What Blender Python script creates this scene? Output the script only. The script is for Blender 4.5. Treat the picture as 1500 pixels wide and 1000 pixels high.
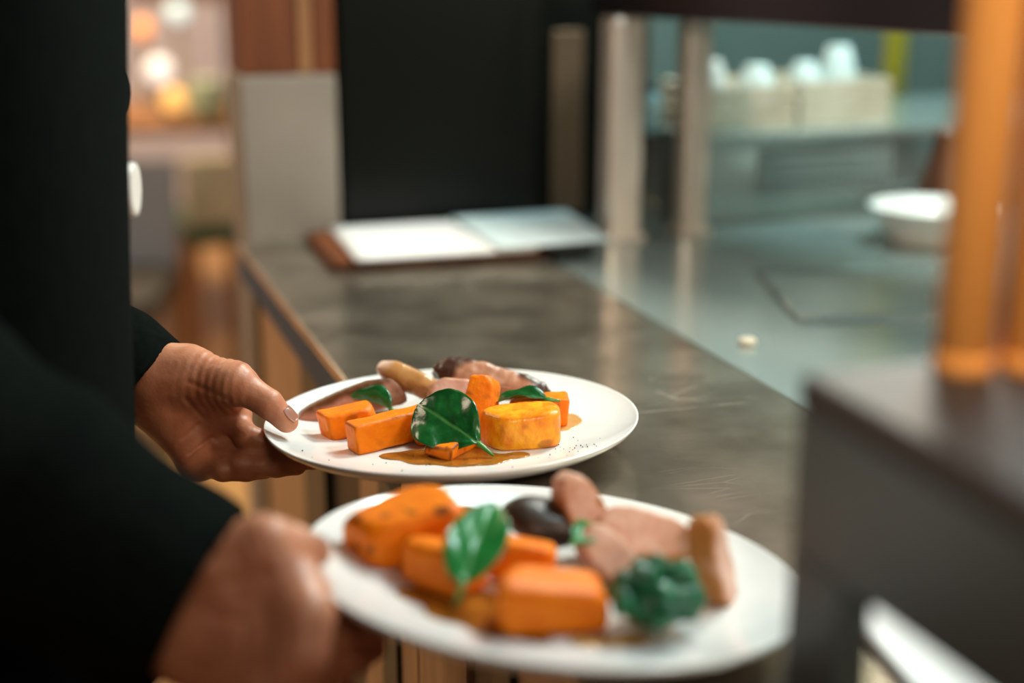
import bpy, bmesh, math, random
import numpy as np
from mathutils import Vector, Matrix, Euler

# ------------------------------------------------------------------ clear
for o in list(bpy.data.objects):
    bpy.data.objects.remove(o, do_unlink=True)
S = bpy.context.scene
C = S.collection
R = math.radians

# ------------------------------------------------------------------ camera
cam_d = bpy.data.cameras.new('camera')
cam = bpy.data.objects.new('camera', cam_d)
C.objects.link(cam)
cam.location = (0, 0, 1.28)
cam.rotation_euler = (R(90 - 15.7), 0, R(-19))
cam_d.sensor_width = 36
cam_d.lens = 50
cam_d.clip_start = 0.02
cam_d.dof.use_dof = True
cam_d.dof.focus_distance = 1.045
cam_d.dof.aperture_fstop = 1.8
S.camera = cam

# ------------------------------------------------------------------ world, lights, exposure
S.view_settings.view_transform = 'Standard'
S.view_settings.look = 'None'
S.view_settings.gamma = 1
S.view_settings.exposure = 0.0
S.view_settings.use_curve_mapping = False
W = bpy.data.worlds.new('world')
S.world = W
W.use_nodes = True
bg = W.node_tree.nodes['Background']
bg.inputs['Color'].default_value = (0.85, 0.95, 0.93, 1)
bg.inputs['Strength'].default_value = 0.035


def area(name, loc, target, size, power, col, sy=None):
    d = bpy.data.lights.new(name, 'AREA')
    d.energy = power
    d.color = col
    d.size = size
    if sy:
        d.shape = 'RECTANGLE'
        d.size_y = sy
    o = bpy.data.objects.new(name, d)
    C.objects.link(o)
    o.location = loc
    o.rotation_euler = (Vector(target) - Vector(loc)).to_track_quat('-Z', 'Y').to_euler()
    return o


area('pass_lamp_far', (1.02, 1.42, 1.85), (0.30, 0.97, 0.92), 0.16, 12.5, (1.0, 0.87, 0.72))
area('pass_lamp_near', (0.95, 0.72, 1.90), (0.30, 0.70, 0.92), 0.22, 7.0, (0.76, 0.95, 1.0))
area('service_ceiling_light', (1.35, -0.15, 1.75), (0.55, 1.10, 1.0), 0.35, 8.0, (1.0, 0.77, 0.54))
area('front_fill_light', (0.1, -0.9, 2.3), (0.25, 0.60, 1.0), 0.5, 7.0, (1.0, 0.78, 0.58))  # unseen warm fill added behind the camera to brighten the near sides
sp = bpy.data.lights.new('copper_fill_spot', 'SPOT')  # unseen spot added only to brighten the orange copper posts
sp.energy = 34.0
sp.color = (1.0, 0.84, 0.66)
sp.spot_size = R(34)
sp.spot_blend = 0.6
sp.shadow_soft_size = 0.04
spo = bpy.data.objects.new('copper_fill_spot', sp)
C.objects.link(spo)
spo.location = (-0.02, -0.28, 1.52)
spo.rotation_euler = (Vector((0.40, 0.48, 1.24)) - Vector(spo.location)).to_track_quat('-Z', 'Y').to_euler()
area('kitchen_ceiling_light', (1.5, 1.7, 2.4), (1.2, 1.9, 0.9), 0.9, 38.0, (0.62, 0.96, 0.95))
area('dining_ceiling_light', (0.1, 4.6, 2.6), (0.3, 5.0, 0.8), 1.2, 95.0, (1.0, 0.76, 0.48))
area('dining_wall_light', (-0.9, 2.3, 2.3), (0.35, 1.7, 0.8), 0.7, 17.0, (1.0, 0.80, 0.58))

# ------------------------------------------------------------------ material helper


def mat(name, col, rough=0.5, metal=0.0, col2=None, scale=20, detail=4, stretch=(1, 1, 1), lo=0.35, hi=0.65,
        bump=0.0, bscale=None, bdist=0.002, spec=0.5, coat=0.0, crough=0.1, sss=0.0, srad=(0.01, 0.004, 0.002), emit=0.0, attr=None,
        attr_col=None, trans=0.0, rvar=0.0, ior=1.45, alpha=1.0):
    m = bpy.data.materials.new(name)
    m.use_nodes = True
    nt = m.node_tree
    N, L = nt.nodes, nt.links
    b = N['Principled BSDF']
    b.inputs['Roughness'].default_value = rough
    b.inputs['Metallic'].default_value = metal
    b.inputs['Specular IOR Level'].default_value = spec
    b.inputs['Coat Weight'].default_value = coat
    b.inputs['Coat Roughness'].default_value = crough
    b.inputs['Transmission Weight'].default_value = trans
    b.inputs['IOR'].default_value = ior
    b.inputs['Alpha'].default_value = alpha
    if sss:
        b.inputs['Subsurface Weight'].default_value = sss
        b.inputs['Subsurface Radius'].default_value = srad
        b.inputs['Subsurface Scale'].default_value = 1.0
    tc = N.new('ShaderNodeTexCoord')
    mp = N.new('ShaderNodeMapping')
    mp.inputs['Scale'].default_value = stretch
    L.new(tc.outputs['Object'], mp.inputs['Vector'])
    nz = N.new('ShaderNodeTexNoise')
    nz.inputs['Scale'].default_value = scale
    nz.inputs['Detail'].default_value = detail
    L.new(mp.outputs[0], nz.inputs['Vector'])
    c4 = tuple(col) + (1,)
    d4 = tuple(col2 if col2 else [c * 0.85 for c in col]) + (1,)
    cr = N.new('ShaderNodeValToRGB')
    cr.color_ramp.elements[0].position = lo
    cr.color_ramp.elements[0].color = c4
    cr.color_ramp.elements[1].position = hi
    cr.color_ramp.elements[1].color = d4
    L.new(nz.outputs['Fac'], cr.inputs['Fac'])
    out = cr.outputs['Color']
    if attr:
        at = N.new('ShaderNodeAttribute')
        at.attribute_name = attr
        mx = N.new('ShaderNodeMix')
        mx.data_type = 'RGBA'
        L.new(at.outputs['Fac'], mx.inputs[0])
        L.new(out, mx.inputs[6])
        mx.inputs[7].default_value = tuple(attr_col) + (1,)
        out = mx.outputs[2]
    L.new(out, b.inputs['Base Color'])
    if emit:
        L.new(out, b.inputs['Emission Color'])
        b.inputs['Emission Strength'].default_value = emit
    if rvar:
        mr = N.new('ShaderNodeMapRange')
        mr.inputs['To Min'].default_value = max(0.02, rough - rvar)
        mr.inputs['To Max'].default_value = rough + rvar
        L.new(nz.outputs['Fac'], mr.inputs['Value'])
        L.new(mr.outputs[0], b.inputs['Roughness'])
    if bump:
        n2 = N.new('ShaderNodeTexNoise')
        n2.inputs['Scale'].default_value = bscale or scale
        n2.inputs['Detail'].default_value = 5
        L.new(mp.outputs[0], n2.inputs['Vector'])
        bp = N.new('ShaderNodeBump')
        bp.inputs['Strength'].default_value = bump
        bp.inputs['Distance'].default_value = bdist
        L.new(n2.outputs['Fac'], bp.inputs['Height'])
        L.new(bp.outputs[0], b.inputs['Normal'])
    return m


# ------------------------------------------------------------------ mesh helpers
def tag(o, label=None, cat=None, group=None, kind=None):
    if label:
        o['label'] = label
    if cat:
        o['category'] = cat
    if group:
        o['group'] = group
    if kind:
        o['kind'] = kind
    return o


def empty(name, loc=(0, 0, 0), rz=0):
    o = bpy.data.objects.new(name, None)
    o.empty_display_size = 0.05
    C.objects.link(o)
    o.location = loc
    o.rotation_euler = (0, 0, rz)
    return o


def link(name, me, m, parent=None, smooth=False):
    me.materials.append(m)
    o = bpy.data.objects.new(name, me)
    C.objects.link(o)
    if parent:
        o.parent = parent
    if smooth:
        me.polygons.foreach_set('use_smooth', [True] * len(me.polygons))
    return o


def from_bm(name, bm, m, parent=None, smooth=False):
    bmesh.ops.recalc_face_normals(bm, faces=bm.faces)
    me = bpy.data.meshes.new(name)
    bm.to_mesh(me)
    bm.free()
    return link(name, me, m, parent, smooth)


def bx(bm, lo, hi, bev=0.0, mtx=None):
    r = bmesh.ops.create_cube(bm, size=1)
    vs = r['verts']
    for v in vs:
        v.co = Vector([lo[i] + (v.co[i] + 0.5) * (hi[i] - lo[i]) for i in range(3)])
    if bev:
        es = list({e for v in vs for e in v.link_edges})
        r2 = bmesh.ops.bevel(bm, geom=es, offset=bev, segments=2, profile=0.5, affect='EDGES')
        vs = list({v for f in r2['faces'] for v in f.verts} | {v for v in vs if v.is_valid})
    if mtx is not None:
        for v in vs:
            v.co = mtx @ v.co
    return vs


def box(name, lo, hi, m, parent=None, bev=0.0):
    bm = bmesh.new()
    bx(bm, lo, hi, bev)
    return from_bm(name, bm, m, parent)


def lathe_bm(bm, prof, seg=48, mtx=None):
    rings = []
    for r, z in prof:
        if r < 1e-6:
            rings.append([bm.verts.new((0, 0, z))])
        else:
            rings.append([bm.verts.new((r * math.cos(2 * math.pi * k / seg), r * math.sin(2 * math.pi * k / seg), z)) for k in range(seg)])
    for a, b in zip(rings[:-1], rings[1:]):
        for k in range(seg):
            k2 = (k + 1) % seg
            if len(a) == 1 and len(b) == 1:
                continue
            if len(a) == 1:
                bm.faces.new((a[0], b[k2], b[k]))
            elif len(b) == 1:
                bm.faces.new((a[k], a[k2], b[0]))
            else:
                bm.faces.new((a[k], a[k2], b[k2], b[k]))
    if mtx is not None:
        for rg in rings:
            for v in rg:
                v.co = mtx @ v.co


def lathe(name, prof, m, parent=None, seg=48, loc=None):
    bm = bmesh.new()
    lathe_bm(bm, prof, seg)
    o = from_bm(name, bm, m, parent, True)
    if loc:
        o.location = loc
    return o


def tube(name, pts, rad, m, parent=None, seg=12):
    """swept tube along points; rad is a number or one radius per point"""
    bm = bmesh.new()
    pts = [Vector(p) for p in pts]
    rads = rad if isinstance(rad, (list, tuple)) else [rad] * len(pts)
    rings = []
    for i, p in enumerate(pts):
        d = (pts[min(i + 1, len(pts) - 1)] - pts[max(i - 1, 0)]).normalized()
        a = d.orthogonal().normalized() if i == 0 else (a - d * a.dot(d)).normalized()
        b = d.cross(a)
        rings.append([bm.verts.new(p + rads[i] * (math.cos(2 * math.pi * k / seg) * a + math.sin(2 * math.pi * k / seg) * b)) for k in range(seg)])
    for r0, r1 in zip(rings[:-1], rings[1:]):
        for k in range(seg):
            bm.faces.new((r0[k], r0[(k + 1) % seg], r1[(k + 1) % seg], r1[k]))
    bm.faces.new(rings[0][::-1])
    bm.faces.new(rings[-1])
    return from_bm(name, bm, m, parent, True)


# ------------------------------------------------------------------ signed-distance modelling (smooth unions meshed by surface nets)
def surface_nets(F, lo, h):
    ins = F < 0
    nx, ny, nz = F.shape
    cs = (nx - 1, ny - 1, nz - 1)
    acc = np.zeros(cs + (3,), np.float32)
    cnt = np.zeros(cs, np.float32)
    corners = [(i, j, k) for i in (0, 1) for j in (0, 1) for k in (0, 1)]

    def sub(A, c):
        return A[c[0]:c[0] + cs[0], c[1]:c[1] + cs[1], c[2]:c[2] + cs[2]]
    for a in corners:
        for ax in range(3):
            if a[ax]:
                continue
            b = list(a)
            b[ax] = 1
            fa, fb = sub(F, a), sub(F, b)
            cr = sub(ins, a) != sub(ins, b)
            t = np.where(cr, fa / np.where(cr, fa - fb, 1), 0)
            for q in range(3):
                acc[..., q] += np.where(cr, a[q] + (t if q == ax else 0), 0)
            cnt += cr
    act = cnt > 0
    idx = -np.ones(cs, np.int64)
    idx[act] = np.arange(act.sum())
    base = np.argwhere(act).astype(np.float32)
    V = np.array(lo, np.float32) + h * (base + acc[act] / cnt[act][:, None])
    quads = []
    for ax in range(3):
        u, v = (ax + 1) % 3, (ax + 2) % 3
        s0 = [slice(None)] * 3
        s1 = [slice(None)] * 3
        s0[ax] = slice(0, -1)
        s1[ax] = slice(1, None)
        i0, i1 = ins[tuple(s0)], ins[tuple(s1)]
        e = np.argwhere(i0 != i1)
        ok = (e[:, u] > 0) & (e[:, v] > 0) & (e[:, u] < F.shape[u] - 1) & (e[:, v] < F.shape[v] - 1)
        e = e[ok]
        fl = i0[tuple(e.T)]
        q = []
        for du, dv in ((-1, -1), (0, -1), (0, 0), (-1, 0)):
            c = e.copy()
            c[:, u] += du
            c[:, v] += dv
            q.append(idx[tuple(c.T)])
        q = np.stack(q, 1)
        q[~fl] = q[~fl][:, ::-1]
        quads.append(q)
    return V, np.concatenate(quads)


def sdf_mesh(fn, lo, hi, h):
    lo = np.array(lo, np.float32)
    n = np.ceil((np.array(hi) - lo) / h).astype(int) + 1
    ax = [lo[i] + h * np.arange(n[i], dtype=np.float32) for i in range(3)]
    F = np.empty(n, np.float32)
    step = max(1, int(400000 / (n[1] * n[2])))
    Yg, Zg = np.meshgrid(ax[1], ax[2], indexing='ij')
    for i in range(0, n[0], step):
        xs = ax[0][i:i + step]
        P = np.empty((len(xs),) + Yg.shape + (3,), np.float32)
        P[..., 0] = xs[:, None, None]
        P[..., 1] = Yg
        P[..., 2] = Zg
        F[i:i + step] = fn(P)
    return surface_nets(F, lo, h)


def mesh_vq(name, V, Q):
    me = bpy.data.meshes.new(name)
    me.vertices.add(len(V))
    me.vertices.foreach_set('co', V.astype(np.float32).ravel())
    me.loops.add(Q.size)
    me.loops.foreach_set('vertex_index', Q.astype(np.int32).ravel())
    me.polygons.add(len(Q))
    me.polygons.foreach_set('loop_start', np.arange(0, Q.size, 4, dtype=np.int32))
    me.polygons.foreach_set('loop_total', np.full(len(Q), 4, np.int32))
    me.polygons.foreach_set('use_smooth', np.ones(len(Q), bool))
    me.update()
    me.validate()
    return me


def set_attr(me, name, vals):
    a = me.attributes.new(name, 'FLOAT', 'POINT')
    a.data.foreach_set('value', np.asarray(vals, np.float32))


def smin(a, b, k):
    h = np.maximum(k - np.abs(a - b), 0) / k
    return np.minimum(a, b) - h * h * k * 0.25


def cap(P, a, b, ra, rb):
    a = np.array(a, np.float32)
    b = np.array(b, np.float32)
    ab = b - a
    t = np.clip(((P - a) @ ab) / max(float(ab @ ab), 1e-9), 0, 1)
    return np.linalg.norm(P - a - t[..., None] * ab, axis=-1) - (ra + (rb - ra) * t)


def ell(P, c, r, rot=None):
    q = P - np.array(c, np.float32)
    if rot is not None:
        q = q @ np.array(Euler(rot).to_matrix(), np.float32)
    r = np.array(r, np.float32)
    k0 = np.linalg.norm(q / r, axis=-1)
    k1 = np.linalg.norm(q / (r * r), axis=-1)
    return k0 * (k0 - 1) / np.maximum(k1, 1e-6)


def rbox(P, c, b, r):
    q = np.abs(P - np.array(c, np.float32)) - (np.array(b, np.float32) - r)
    return np.linalg.norm(np.maximum(q, 0), axis=-1) + np.minimum(q.max(-1), 0) - r


def wob(P, freq, seed, n=6):
    rs = np.random.RandomState(seed)
    s = 0
    for i in range(n):
        k = rs.normal(size=3)
        k = k / np.linalg.norm(k) * freq * rs.uniform(0.6, 1.8)
        s = s + np.sin(P @ k.astype(np.float32) + rs.uniform(0, 6.28))
    return s / n


# ------------------------------------------------------------------ materials
M = {}
M['steel_top'] = mat('worn_steel_top', (0.40, 0.34, 0.265), 0.20, 0.62, (0.20, 0.165, 0.125), scale=14, detail=8, bump=0.06, bscale=60, rvar=0.07)
M['steel_edge'] = mat('steel_edge', (0.46, 0.42, 0.39), 0.24, 0.95, scale=8)
M['steel_kitchen'] = mat('kitchen_steel', (0.44, 0.51, 0.485), 0.24, 0.65, (0.37, 0.44, 0.42), scale=5, bump=0.03, bscale=30)
M['steel_dark'] = mat('dark_stand_steel', (0.105, 0.135, 0.138), 0.42, 0.3, (0.085, 0.108, 0.11), scale=9)
M['black'] = mat('black_gloss', (0.004, 0.0055, 0.0045), 0.30, 0.0, scale=4, spec=0.22)
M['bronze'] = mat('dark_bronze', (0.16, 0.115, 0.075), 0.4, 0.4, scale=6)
M['brown_dark'] = mat('dark_brown_panel', (0.05, 0.04, 0.032), 0.5, 0.0, scale=6)
M['beige'] = mat('beige_plaster', (0.33, 0.285, 0.235), 0.6, 0.0, (0.28, 0.24, 0.197), scale=7)
M['post'] = mat('brushed_post', (0.86, 0.74, 0.63), 0.24, 0.45, scale=10)
M['rust'] = mat('rust_timber', (0.21, 0.055, 0.012), 0.55, 0.0, (0.14, 0.036, 0.008), scale=8, stretch=(6, 6, 0.6))
M['paper'] = mat('white_paper', (0.83, 0.81, 0.80), 0.6, 0.0, (0.80, 0.77, 0.76), scale=6)
M['paper_blue'] = mat('cool_white_paper', (0.66, 0.78, 0.80), 0.6, 0.0, scale=6)
M['plate'] = mat('white_glaze', (0.80, 0.79, 0.77), 0.16, 0.0, (0.775, 0.765, 0.745), scale=90, detail=2, coat=0.4, bump=0.03, bscale=160, bdist=0.0006)
M['porcelain'] = mat('porcelain', (0.80, 0.78, 0.74), 0.25, 0.0, scale=20)
M['skin'] = mat('skin', (0.58, 0.245, 0.135), 0.44, 0.0, (0.46, 0.165, 0.085), scale=60, detail=6, bump=0.35, bscale=260, bdist=0.0009, sss=0.12, srad=(0.006, 0.0025, 0.0012))
M['nail'] = mat('nail', (0.62, 0.29, 0.19), 0.32, 0.0, scale=60)
M['cloth'] = mat('black_cloth', (0.0050, 0.0068, 0.0058), 0.9, 0.0, (0.0035, 0.0048, 0.0042), scale=120, bump=0.25, bscale=700, bdist=0.0006, spec=0.02)
M['button'] = mat('pale_button', (0.78, 0.70, 0.64), 0.35, 0.0, scale=30)
M['hair'] = mat('dark_hair', (0.035, 0.022, 0.014), 0.55, 0.0, scale=60, stretch=(1, 1, 8), bump=0.5)
M['shoe'] = mat('black_leather', (0.012, 0.012, 0.012), 0.35, 0.0)
M['eye'] = mat('eye_white', (0.8, 0.78, 0.75), 0.15, 0.0)
M['iris'] = mat('brown_iris', (0.06, 0.03, 0.015), 0.1, 0.0)
M['squash'] = mat('roast_squash', (0.92, 0.220, 0.002), 0.46, 0.0, (0.84, 0.165, 0.001), scale=75, detail=6, bump=0.65, bscale=230, bdist=0.0011,
                  sss=0.1, srad=(0.006, 0.002, 0.0006), attr='brown', attr_col=(0.17, 0.042, 0.004), spec=0.22)
M['squash_yellow'] = mat('golden_squash', (0.95, 0.40, 0.012), 0.34, 0.0, (0.78, 0.19, 0.003), scale=85, detail=7, stretch=(1.1, 1.1, 0.7), bump=0.7, bscale=200, bdist=0.0012,
                         sss=0.1, srad=(0.006, 0.003, 0.0006), attr='brown', attr_col=(0.17, 0.05, 0.006), spec=0.35, coat=0.1)
M['meat'] = mat('roast_meat', (0.52, 0.235, 0.155), 0.42, 0.0, (0.41, 0.165, 0.10), scale=110, detail=5, stretch=(0.4, 1, 1), bump=0.3, bscale=260, bdist=0.0008,
                sss=0.12, srad=(0.005, 0.002, 0.001), attr='brown', attr_col=(0.13, 0.042, 0.010), spec=0.3)
M['meat_dark'] = mat('charred_meat', (0.50, 0.235, 0.14), 0.40, 0.0, (0.30, 0.115, 0.05), scale=70, detail=5, bump=0.35, bscale=200, bdist=0.001,
                     attr='brown', attr_col=(0.055, 0.018, 0.008), coat=0.25, crough=0.2)
M['meat_pale'] = mat('pale_meat', (0.72, 0.45, 0.355), 0.42, 0.0, (0.60, 0.31, 0.215), scale=90, detail=5, bump=0.3, bscale=220, bdist=0.0008,
                     sss=0.12, srad=(0.005, 0.002, 0.001), attr='brown', attr_col=(0.36, 0.135, 0.032), spec=0.35)
M['meat_tan'] = mat('tan_meat', (0.56, 0.27, 0.085), 0.36, 0.0, (0.40, 0.165, 0.045), scale=70, detail=5, bump=0.3, bscale=200, bdist=0.0009,
                    attr='brown', attr_col=(0.74, 0.50, 0.38), coat=0.2, crough=0.2)
M['mushroom'] = mat('dark_mushroom', (0.040, 0.020, 0.010), 0.4, 0.0, (0.02, 0.01, 0.006), scale=60, bump=0.4, bscale=150, bdist=0.001)
M['leaf'] = mat('spinach_leaf', (0.006, 0.092, 0.016), 0.24, 0.0, (0.004, 0.055, 0.010), scale=110, detail=4, bump=0.35, bscale=230, bdist=0.0008, coat=0.25, crough=0.16, spec=0.45,
                attr='vein', attr_col=(0.10, 0.30, 0.07))
M['leaf_light'] = mat('bright_spinach_leaf', (0.012, 0.21, 0.035), 0.3, 0.0, (0.008, 0.15, 0.022), scale=90, bump=0.3, bscale=200, bdist=0.0008, coat=0.4, crough=0.15,
                      attr='vein', attr_col=(0.22, 0.48, 0.22))
M['stem'] = mat('leaf_stem', (0.07, 0.26, 0.05), 0.3, 0.0, scale=80)
M['broccoli'] = mat('green_floret', (0.008, 0.17, 0.062), 0.34, 0.0, (0.004, 0.065, 0.026), scale=140, bump=0.6, bscale=380, bdist=0.0015, coat=0.3)
M['sauce'] = mat('brown_jus', (0.36, 0.14, 0.018), 0.12, 0.0, (0.24, 0.082, 0.010), scale=60, coat=0.6, crough=0.05)
M['sauce_thin'] = mat('golden_jus', (0.62, 0.36, 0.13), 0.16, 0.0, (0.54, 0.28, 0.08), scale=60, coat=0.5, crough=0.05)
M['pepper'] = mat('black_pepper', (0.05, 0.03, 0.02), 0.7, 0.0, scale=200)
M['copper'] = mat('orange_copper', (0.92, 0.40, 0.095), 0.6, 0.0, (0.84, 0.33, 0.07), scale=6, stretch=(4, 4, 0.4))
M['board'] = mat('tan_board', (0.60, 0.36, 0.185), 0.5, 0.0, (0.48, 0.27, 0.125), scale=9, stretch=(5, 5, 0.5))
M['green_dark'] = mat('dark_green_paint', (0.030, 0.042, 0.030), 0.4, 0.0, scale=9)
M['black_board'] = mat('black_board', (0.010, 0.011, 0.011), 0.45, 0.0, scale=9)
M['floor'] = mat('oak_floor', (0.66, 0.36, 0.14), 0.4, 0.0, (0.52, 0.25, 0.09), scale=3, stretch=(6, 0.5, 1))
M['lavender'] = mat('lavender_wall', (0.70, 0.68, 0.84), 0.75, 0.0, (0.64, 0.62, 0.78), scale=3)
M['teal_wall'] = mat('teal_grey_wall', (0.15, 0.215, 0.205), 0.5, 0.0, (0.12, 0.18, 0.172), scale=4)
M['crate'] = mat('beige_crate', (0.62, 0.56, 0.44), 0.6, 0.0, (0.52, 0.46, 0.35), scale=12)
M['yellow'] = mat('yellow_paint', (0.64, 0.56, 0.035), 0.4, 0.0, scale=8)
M['blue_can'] = mat('pale_blue_metal', (0.32, 0.56, 0.60), 0.3, 0.2, scale=8)
M['glass_bowl'] = mat('pale_aqua_bowl', (0.66, 0.80, 0.80), 0.2, 0.0, scale=8)
M['chair_wood'] = mat('chair_wood', (0.36, 0.17, 0.07), 0.5, 0.0, (0.27, 0.12, 0.05), scale=8, stretch=(4, 4, 0.6))
M['cream'] = mat('cream_fabric', (0.62, 0.52, 0.36), 0.8, 0.0, scale=40)
M['green_fab'] = mat('green_fabric', (0.05, 0.11, 0.06), 0.8, 0.0, scale=40)
M['grey_fab'] = mat('grey_fabric', (0.30, 0.27, 0.28), 0.85, 0.0, (0.25, 0.22, 0.23), scale=40)
M['vase'] = mat('pale_green_glaze', (0.48, 0.56, 0.40), 0.35, 0.0, scale=10)
M['lamp_white'] = mat('white_globe', (0.95, 0.93, 0.90), 0.4, 0.0, emit=1.1)
M['lamp_yellow'] = mat('amber_globe', (1.0, 0.58, 0.17), 0.4, 0.0, (0.95, 0.50, 0.13), emit=1.1)
M['lamp_orange'] = mat('orange_globe', (1.0, 0.42, 0.15), 0.4, 0.0, (0.95, 0.36, 0.11), emit=0.95)
M['lamp_aqua'] = mat('cool_globe', (0.66, 0.86, 0.88), 0.4, 0.0, emit=1.0)
M['vent'] = mat('vent_slat', (0.36, 0.45, 0.44), 0.4, 0.3, scale=8)

# steel worktop: fine bright scratches over the worn steel
nt = M['steel_top'].node_tree
b_ = nt.nodes['Principled BSDF']
tc_ = nt.nodes.new('ShaderNodeTexCoord')
src = b_.inputs['Base Color'].links[0].from_socket
scr = None
for ang, sc in ((35, 22), (-20, 16), (80, 19)):
    mp_ = nt.nodes.new('ShaderNodeMapping')
    mp_.inputs['Rotation'].default_value = (0, 0, R(ang))
    mp_.inputs['Scale'].default_value = (sc * 0.35, sc * 1.6, sc)
    vo = nt.nodes.new('ShaderNodeTexVoronoi')
    vo.feature = 'DISTANCE_TO_EDGE'
    vo.inputs['Scale'].default_value = 1.0
    no_ = nt.nodes.new('ShaderNodeTexNoise')
    no_.inputs['Scale'].default_value = 9
    nt.links.new(tc_.outputs['Object'], mp_.inputs['Vector'])
    nt.links.new(mp_.outputs[0], vo.inputs['Vector'])
    nt.links.new(tc_.outputs['Object'], no_.inputs['Vector'])
    r1 = nt.nodes.new('ShaderNodeMapRange')
    r1.inputs['From Min'].default_value = 0.0
    r1.inputs['From Max'].default_value = 0.007
    r1.inputs['To Min'].default_value = 1.0
    r1.inputs['To Max'].default_value = 0.0
    nt.links.new(vo.outputs['Distance'], r1.inputs['Value'])
    r2 = nt.nodes.new('ShaderNodeMapRange')
    r2.inputs['From Min'].default_value = 0.52
    r2.inputs['From Max'].default_value = 0.62
    r2.inputs['To Max'].default_value = 0.42
    nt.links.new(no_.outputs['Fac'], r2.inputs['Value'])
    mu = nt.nodes.new('ShaderNodeMath')
    mu.operation = 'MULTIPLY'
    nt.links.new(r1.outputs[0], mu.inputs[0])
    nt.links.new(r2.outputs[0], mu.inputs[1])
    if scr is None:
        scr = mu.outputs[0]
    else:
        mxx = nt.nodes.new('ShaderNodeMath')
        mxx.operation = 'MAXIMUM'
        nt.links.new(scr, mxx.inputs[0])
        nt.links.new(mu.outputs[0], mxx.inputs[1])
        scr = mxx.outputs[0]
    mx_ = nt.nodes.new('ShaderNodeMix')
    mx_.data_type = 'RGBA'
    nt.links.new(mu.outputs[0], mx_.inputs[0])
    nt.links.new(src, mx_.inputs[6])
    mx_.inputs[7].default_value = (0.72, 0.66, 0.56, 1)
    src = mx_.outputs[2]
nt.links.new(src, b_.inputs['Base Color'])
inv = nt.nodes.new('ShaderNodeMath')
inv.operation = 'MULTIPLY_ADD'
inv.inputs[1].default_value = -0.78
inv.inputs[2].default_value = 0.78
nt.links.new(scr, inv.inputs[0])
nt.links.new(inv.outputs[0], b_.inputs['Metallic'])

# ------------------------------------------------------------------ setting
tag(box('floor', (-3, -1, -0.05), (4, 7.0, 0), M['floor']), kind='structure')
tag(box('wall_back', (-3, 6.9, 0), (0.95, 7.0, 2.8), M['lavender']), kind='structure')
tag(box('wall_kitchen', (0.95, 2.95, 0), (4, 3.05, 2.8), M['teal_wall']), kind='structure')

tag(box('wall_left', (-3.1, -1, 0), (-3.0, 7.0, 2.8), M['lavender']), kind='structure')

# ------------------------------------------------------------------ the pass counter
TOP = 0.91
ctr = empty('pass_counter', (0.42, 1.0, 0))
tag(ctr, 'long worn steel pass counter under the two plates', 'counter')


def kid(o, parent):
    o.parent = parent
    o.matrix_parent_inverse = Matrix.Translation(-Vector(parent.location))
    return o


kid(box('worktop', (0.2485, -0.6, TOP - 0.012), (0.590, 1.80, TOP), M['steel_top'], bev=0.0025), ctr)
kid(box('fascia', (0.2500, -0.6, TOP - 0.045), (0.2675, 0.985, TOP - 0.0121), mat('rosy_reflection_steel', (0.56, 0.40, 0.34), 0.35, 0.5, scale=8)), ctr)  # pinkish reflection on the near stretch put into the steel colour
kid(box('fascia', (0.2500, 0.987, TOP - 0.045), (0.2675, 1.80, TOP - 0.0121), mat('blue_reflection_steel', (0.030, 0.095, 0.16), 0.5, 0.0, scale=8, spec=0.2)), ctr)  # bluish reflection on the far stretch painted into the base colour
kid(box('back_edge', (0.578, -0.6, TOP - 0.045), (0.588, 1.80, TOP - 0.0121), M['steel_edge']), ctr)
cab = empty('counter_cabinet', (0.42, 1.0, 0))
tag(cab, 'tan board cabinet with dark green uprights beneath the steel counter', 'cabinet')
kid(box('carcass', (0.275, -0.6, 0.02), (0.575, 1.78, TOP - 0.0455), M['black_board']), cab)
for y0, y1, k in ((1.755, 1.80, 'green_dark'), (1.47, 1.752, 'board'), (1.35, 1.467, 'green_dark'), (1.205, 1.347, 'black_board'), (1.118, 1.202, 'board'),
                  (1.062, 1.115, 'green_dark'), (1.007, 1.06, 'board'), (0.872, 1.003, 'board'), (0.805, 0.868, 'black_board'), (0.765, 0.802, 'green_dark'),
                  (0.60, 0.762, 'board'), (0.42, 0.597, 'board'), (0.36, 0.417, 'green_dark'), (0.1, 0.357, 'board'), (-0.2, 0.097, 'board'), (-0.6, -0.203, 'board')):
    nm = {'board': 'board', 'green_dark': 'upright', 'black_board': 'dark_panel'}[k]
    dx = {'board': 0.266, 'green_dark': 0.262, 'black_board': 0.270}[k]
    kid(box(nm, (dx, y0, 0.02), (0.2749, y1, TOP - 0.0455), M[k], bev=0.0012), cab)

# kitchen-side steel table beside the counter
tab = empty('steel_worktable', (1.2, 1.4, 0))
tag(tab, 'cool grey steel kitchen table beyond the pass counter', 'table')
kid(box('table_top', (0.5995, -0.3, TOP - 0.045), (1.95, 2.30, TOP - 0.005), M['steel_kitchen'], bev=0.002), tab)
for x in (0.66, 1.89):
    for y in (-0.22, 2.22):
        kid(box('leg', (x - 0.02, y - 0.02, 0.0), (x + 0.02, y + 0.02, TOP - 0.0455), M['steel_kitchen']), tab)
KT = TOP - 0.005

# ------------------------------------------------------------------ far end of the pass
pil = empty('pillar', (0.31, 1.86, 0))
tag(pil, 'square pillar, beige below and rust-red timber above, at the counter end', 'pillar')
kid(box('beige_base', (0.262, 1.802, 0.0), (0.384, 1.92, 1.118), M['beige'], bev=0.003), pil)
for x0, x1 in ((0.266, 0.336), (0.3375, 0.356), (0.3575, 0.384)):
    kid(box('timber_board', (x0, 1.806, 1.1185), (x1, 1.92, 2.2), M['rust'] if x0 != 0.3375 else M['chair_wood'], bev=0.002), pil)

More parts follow.
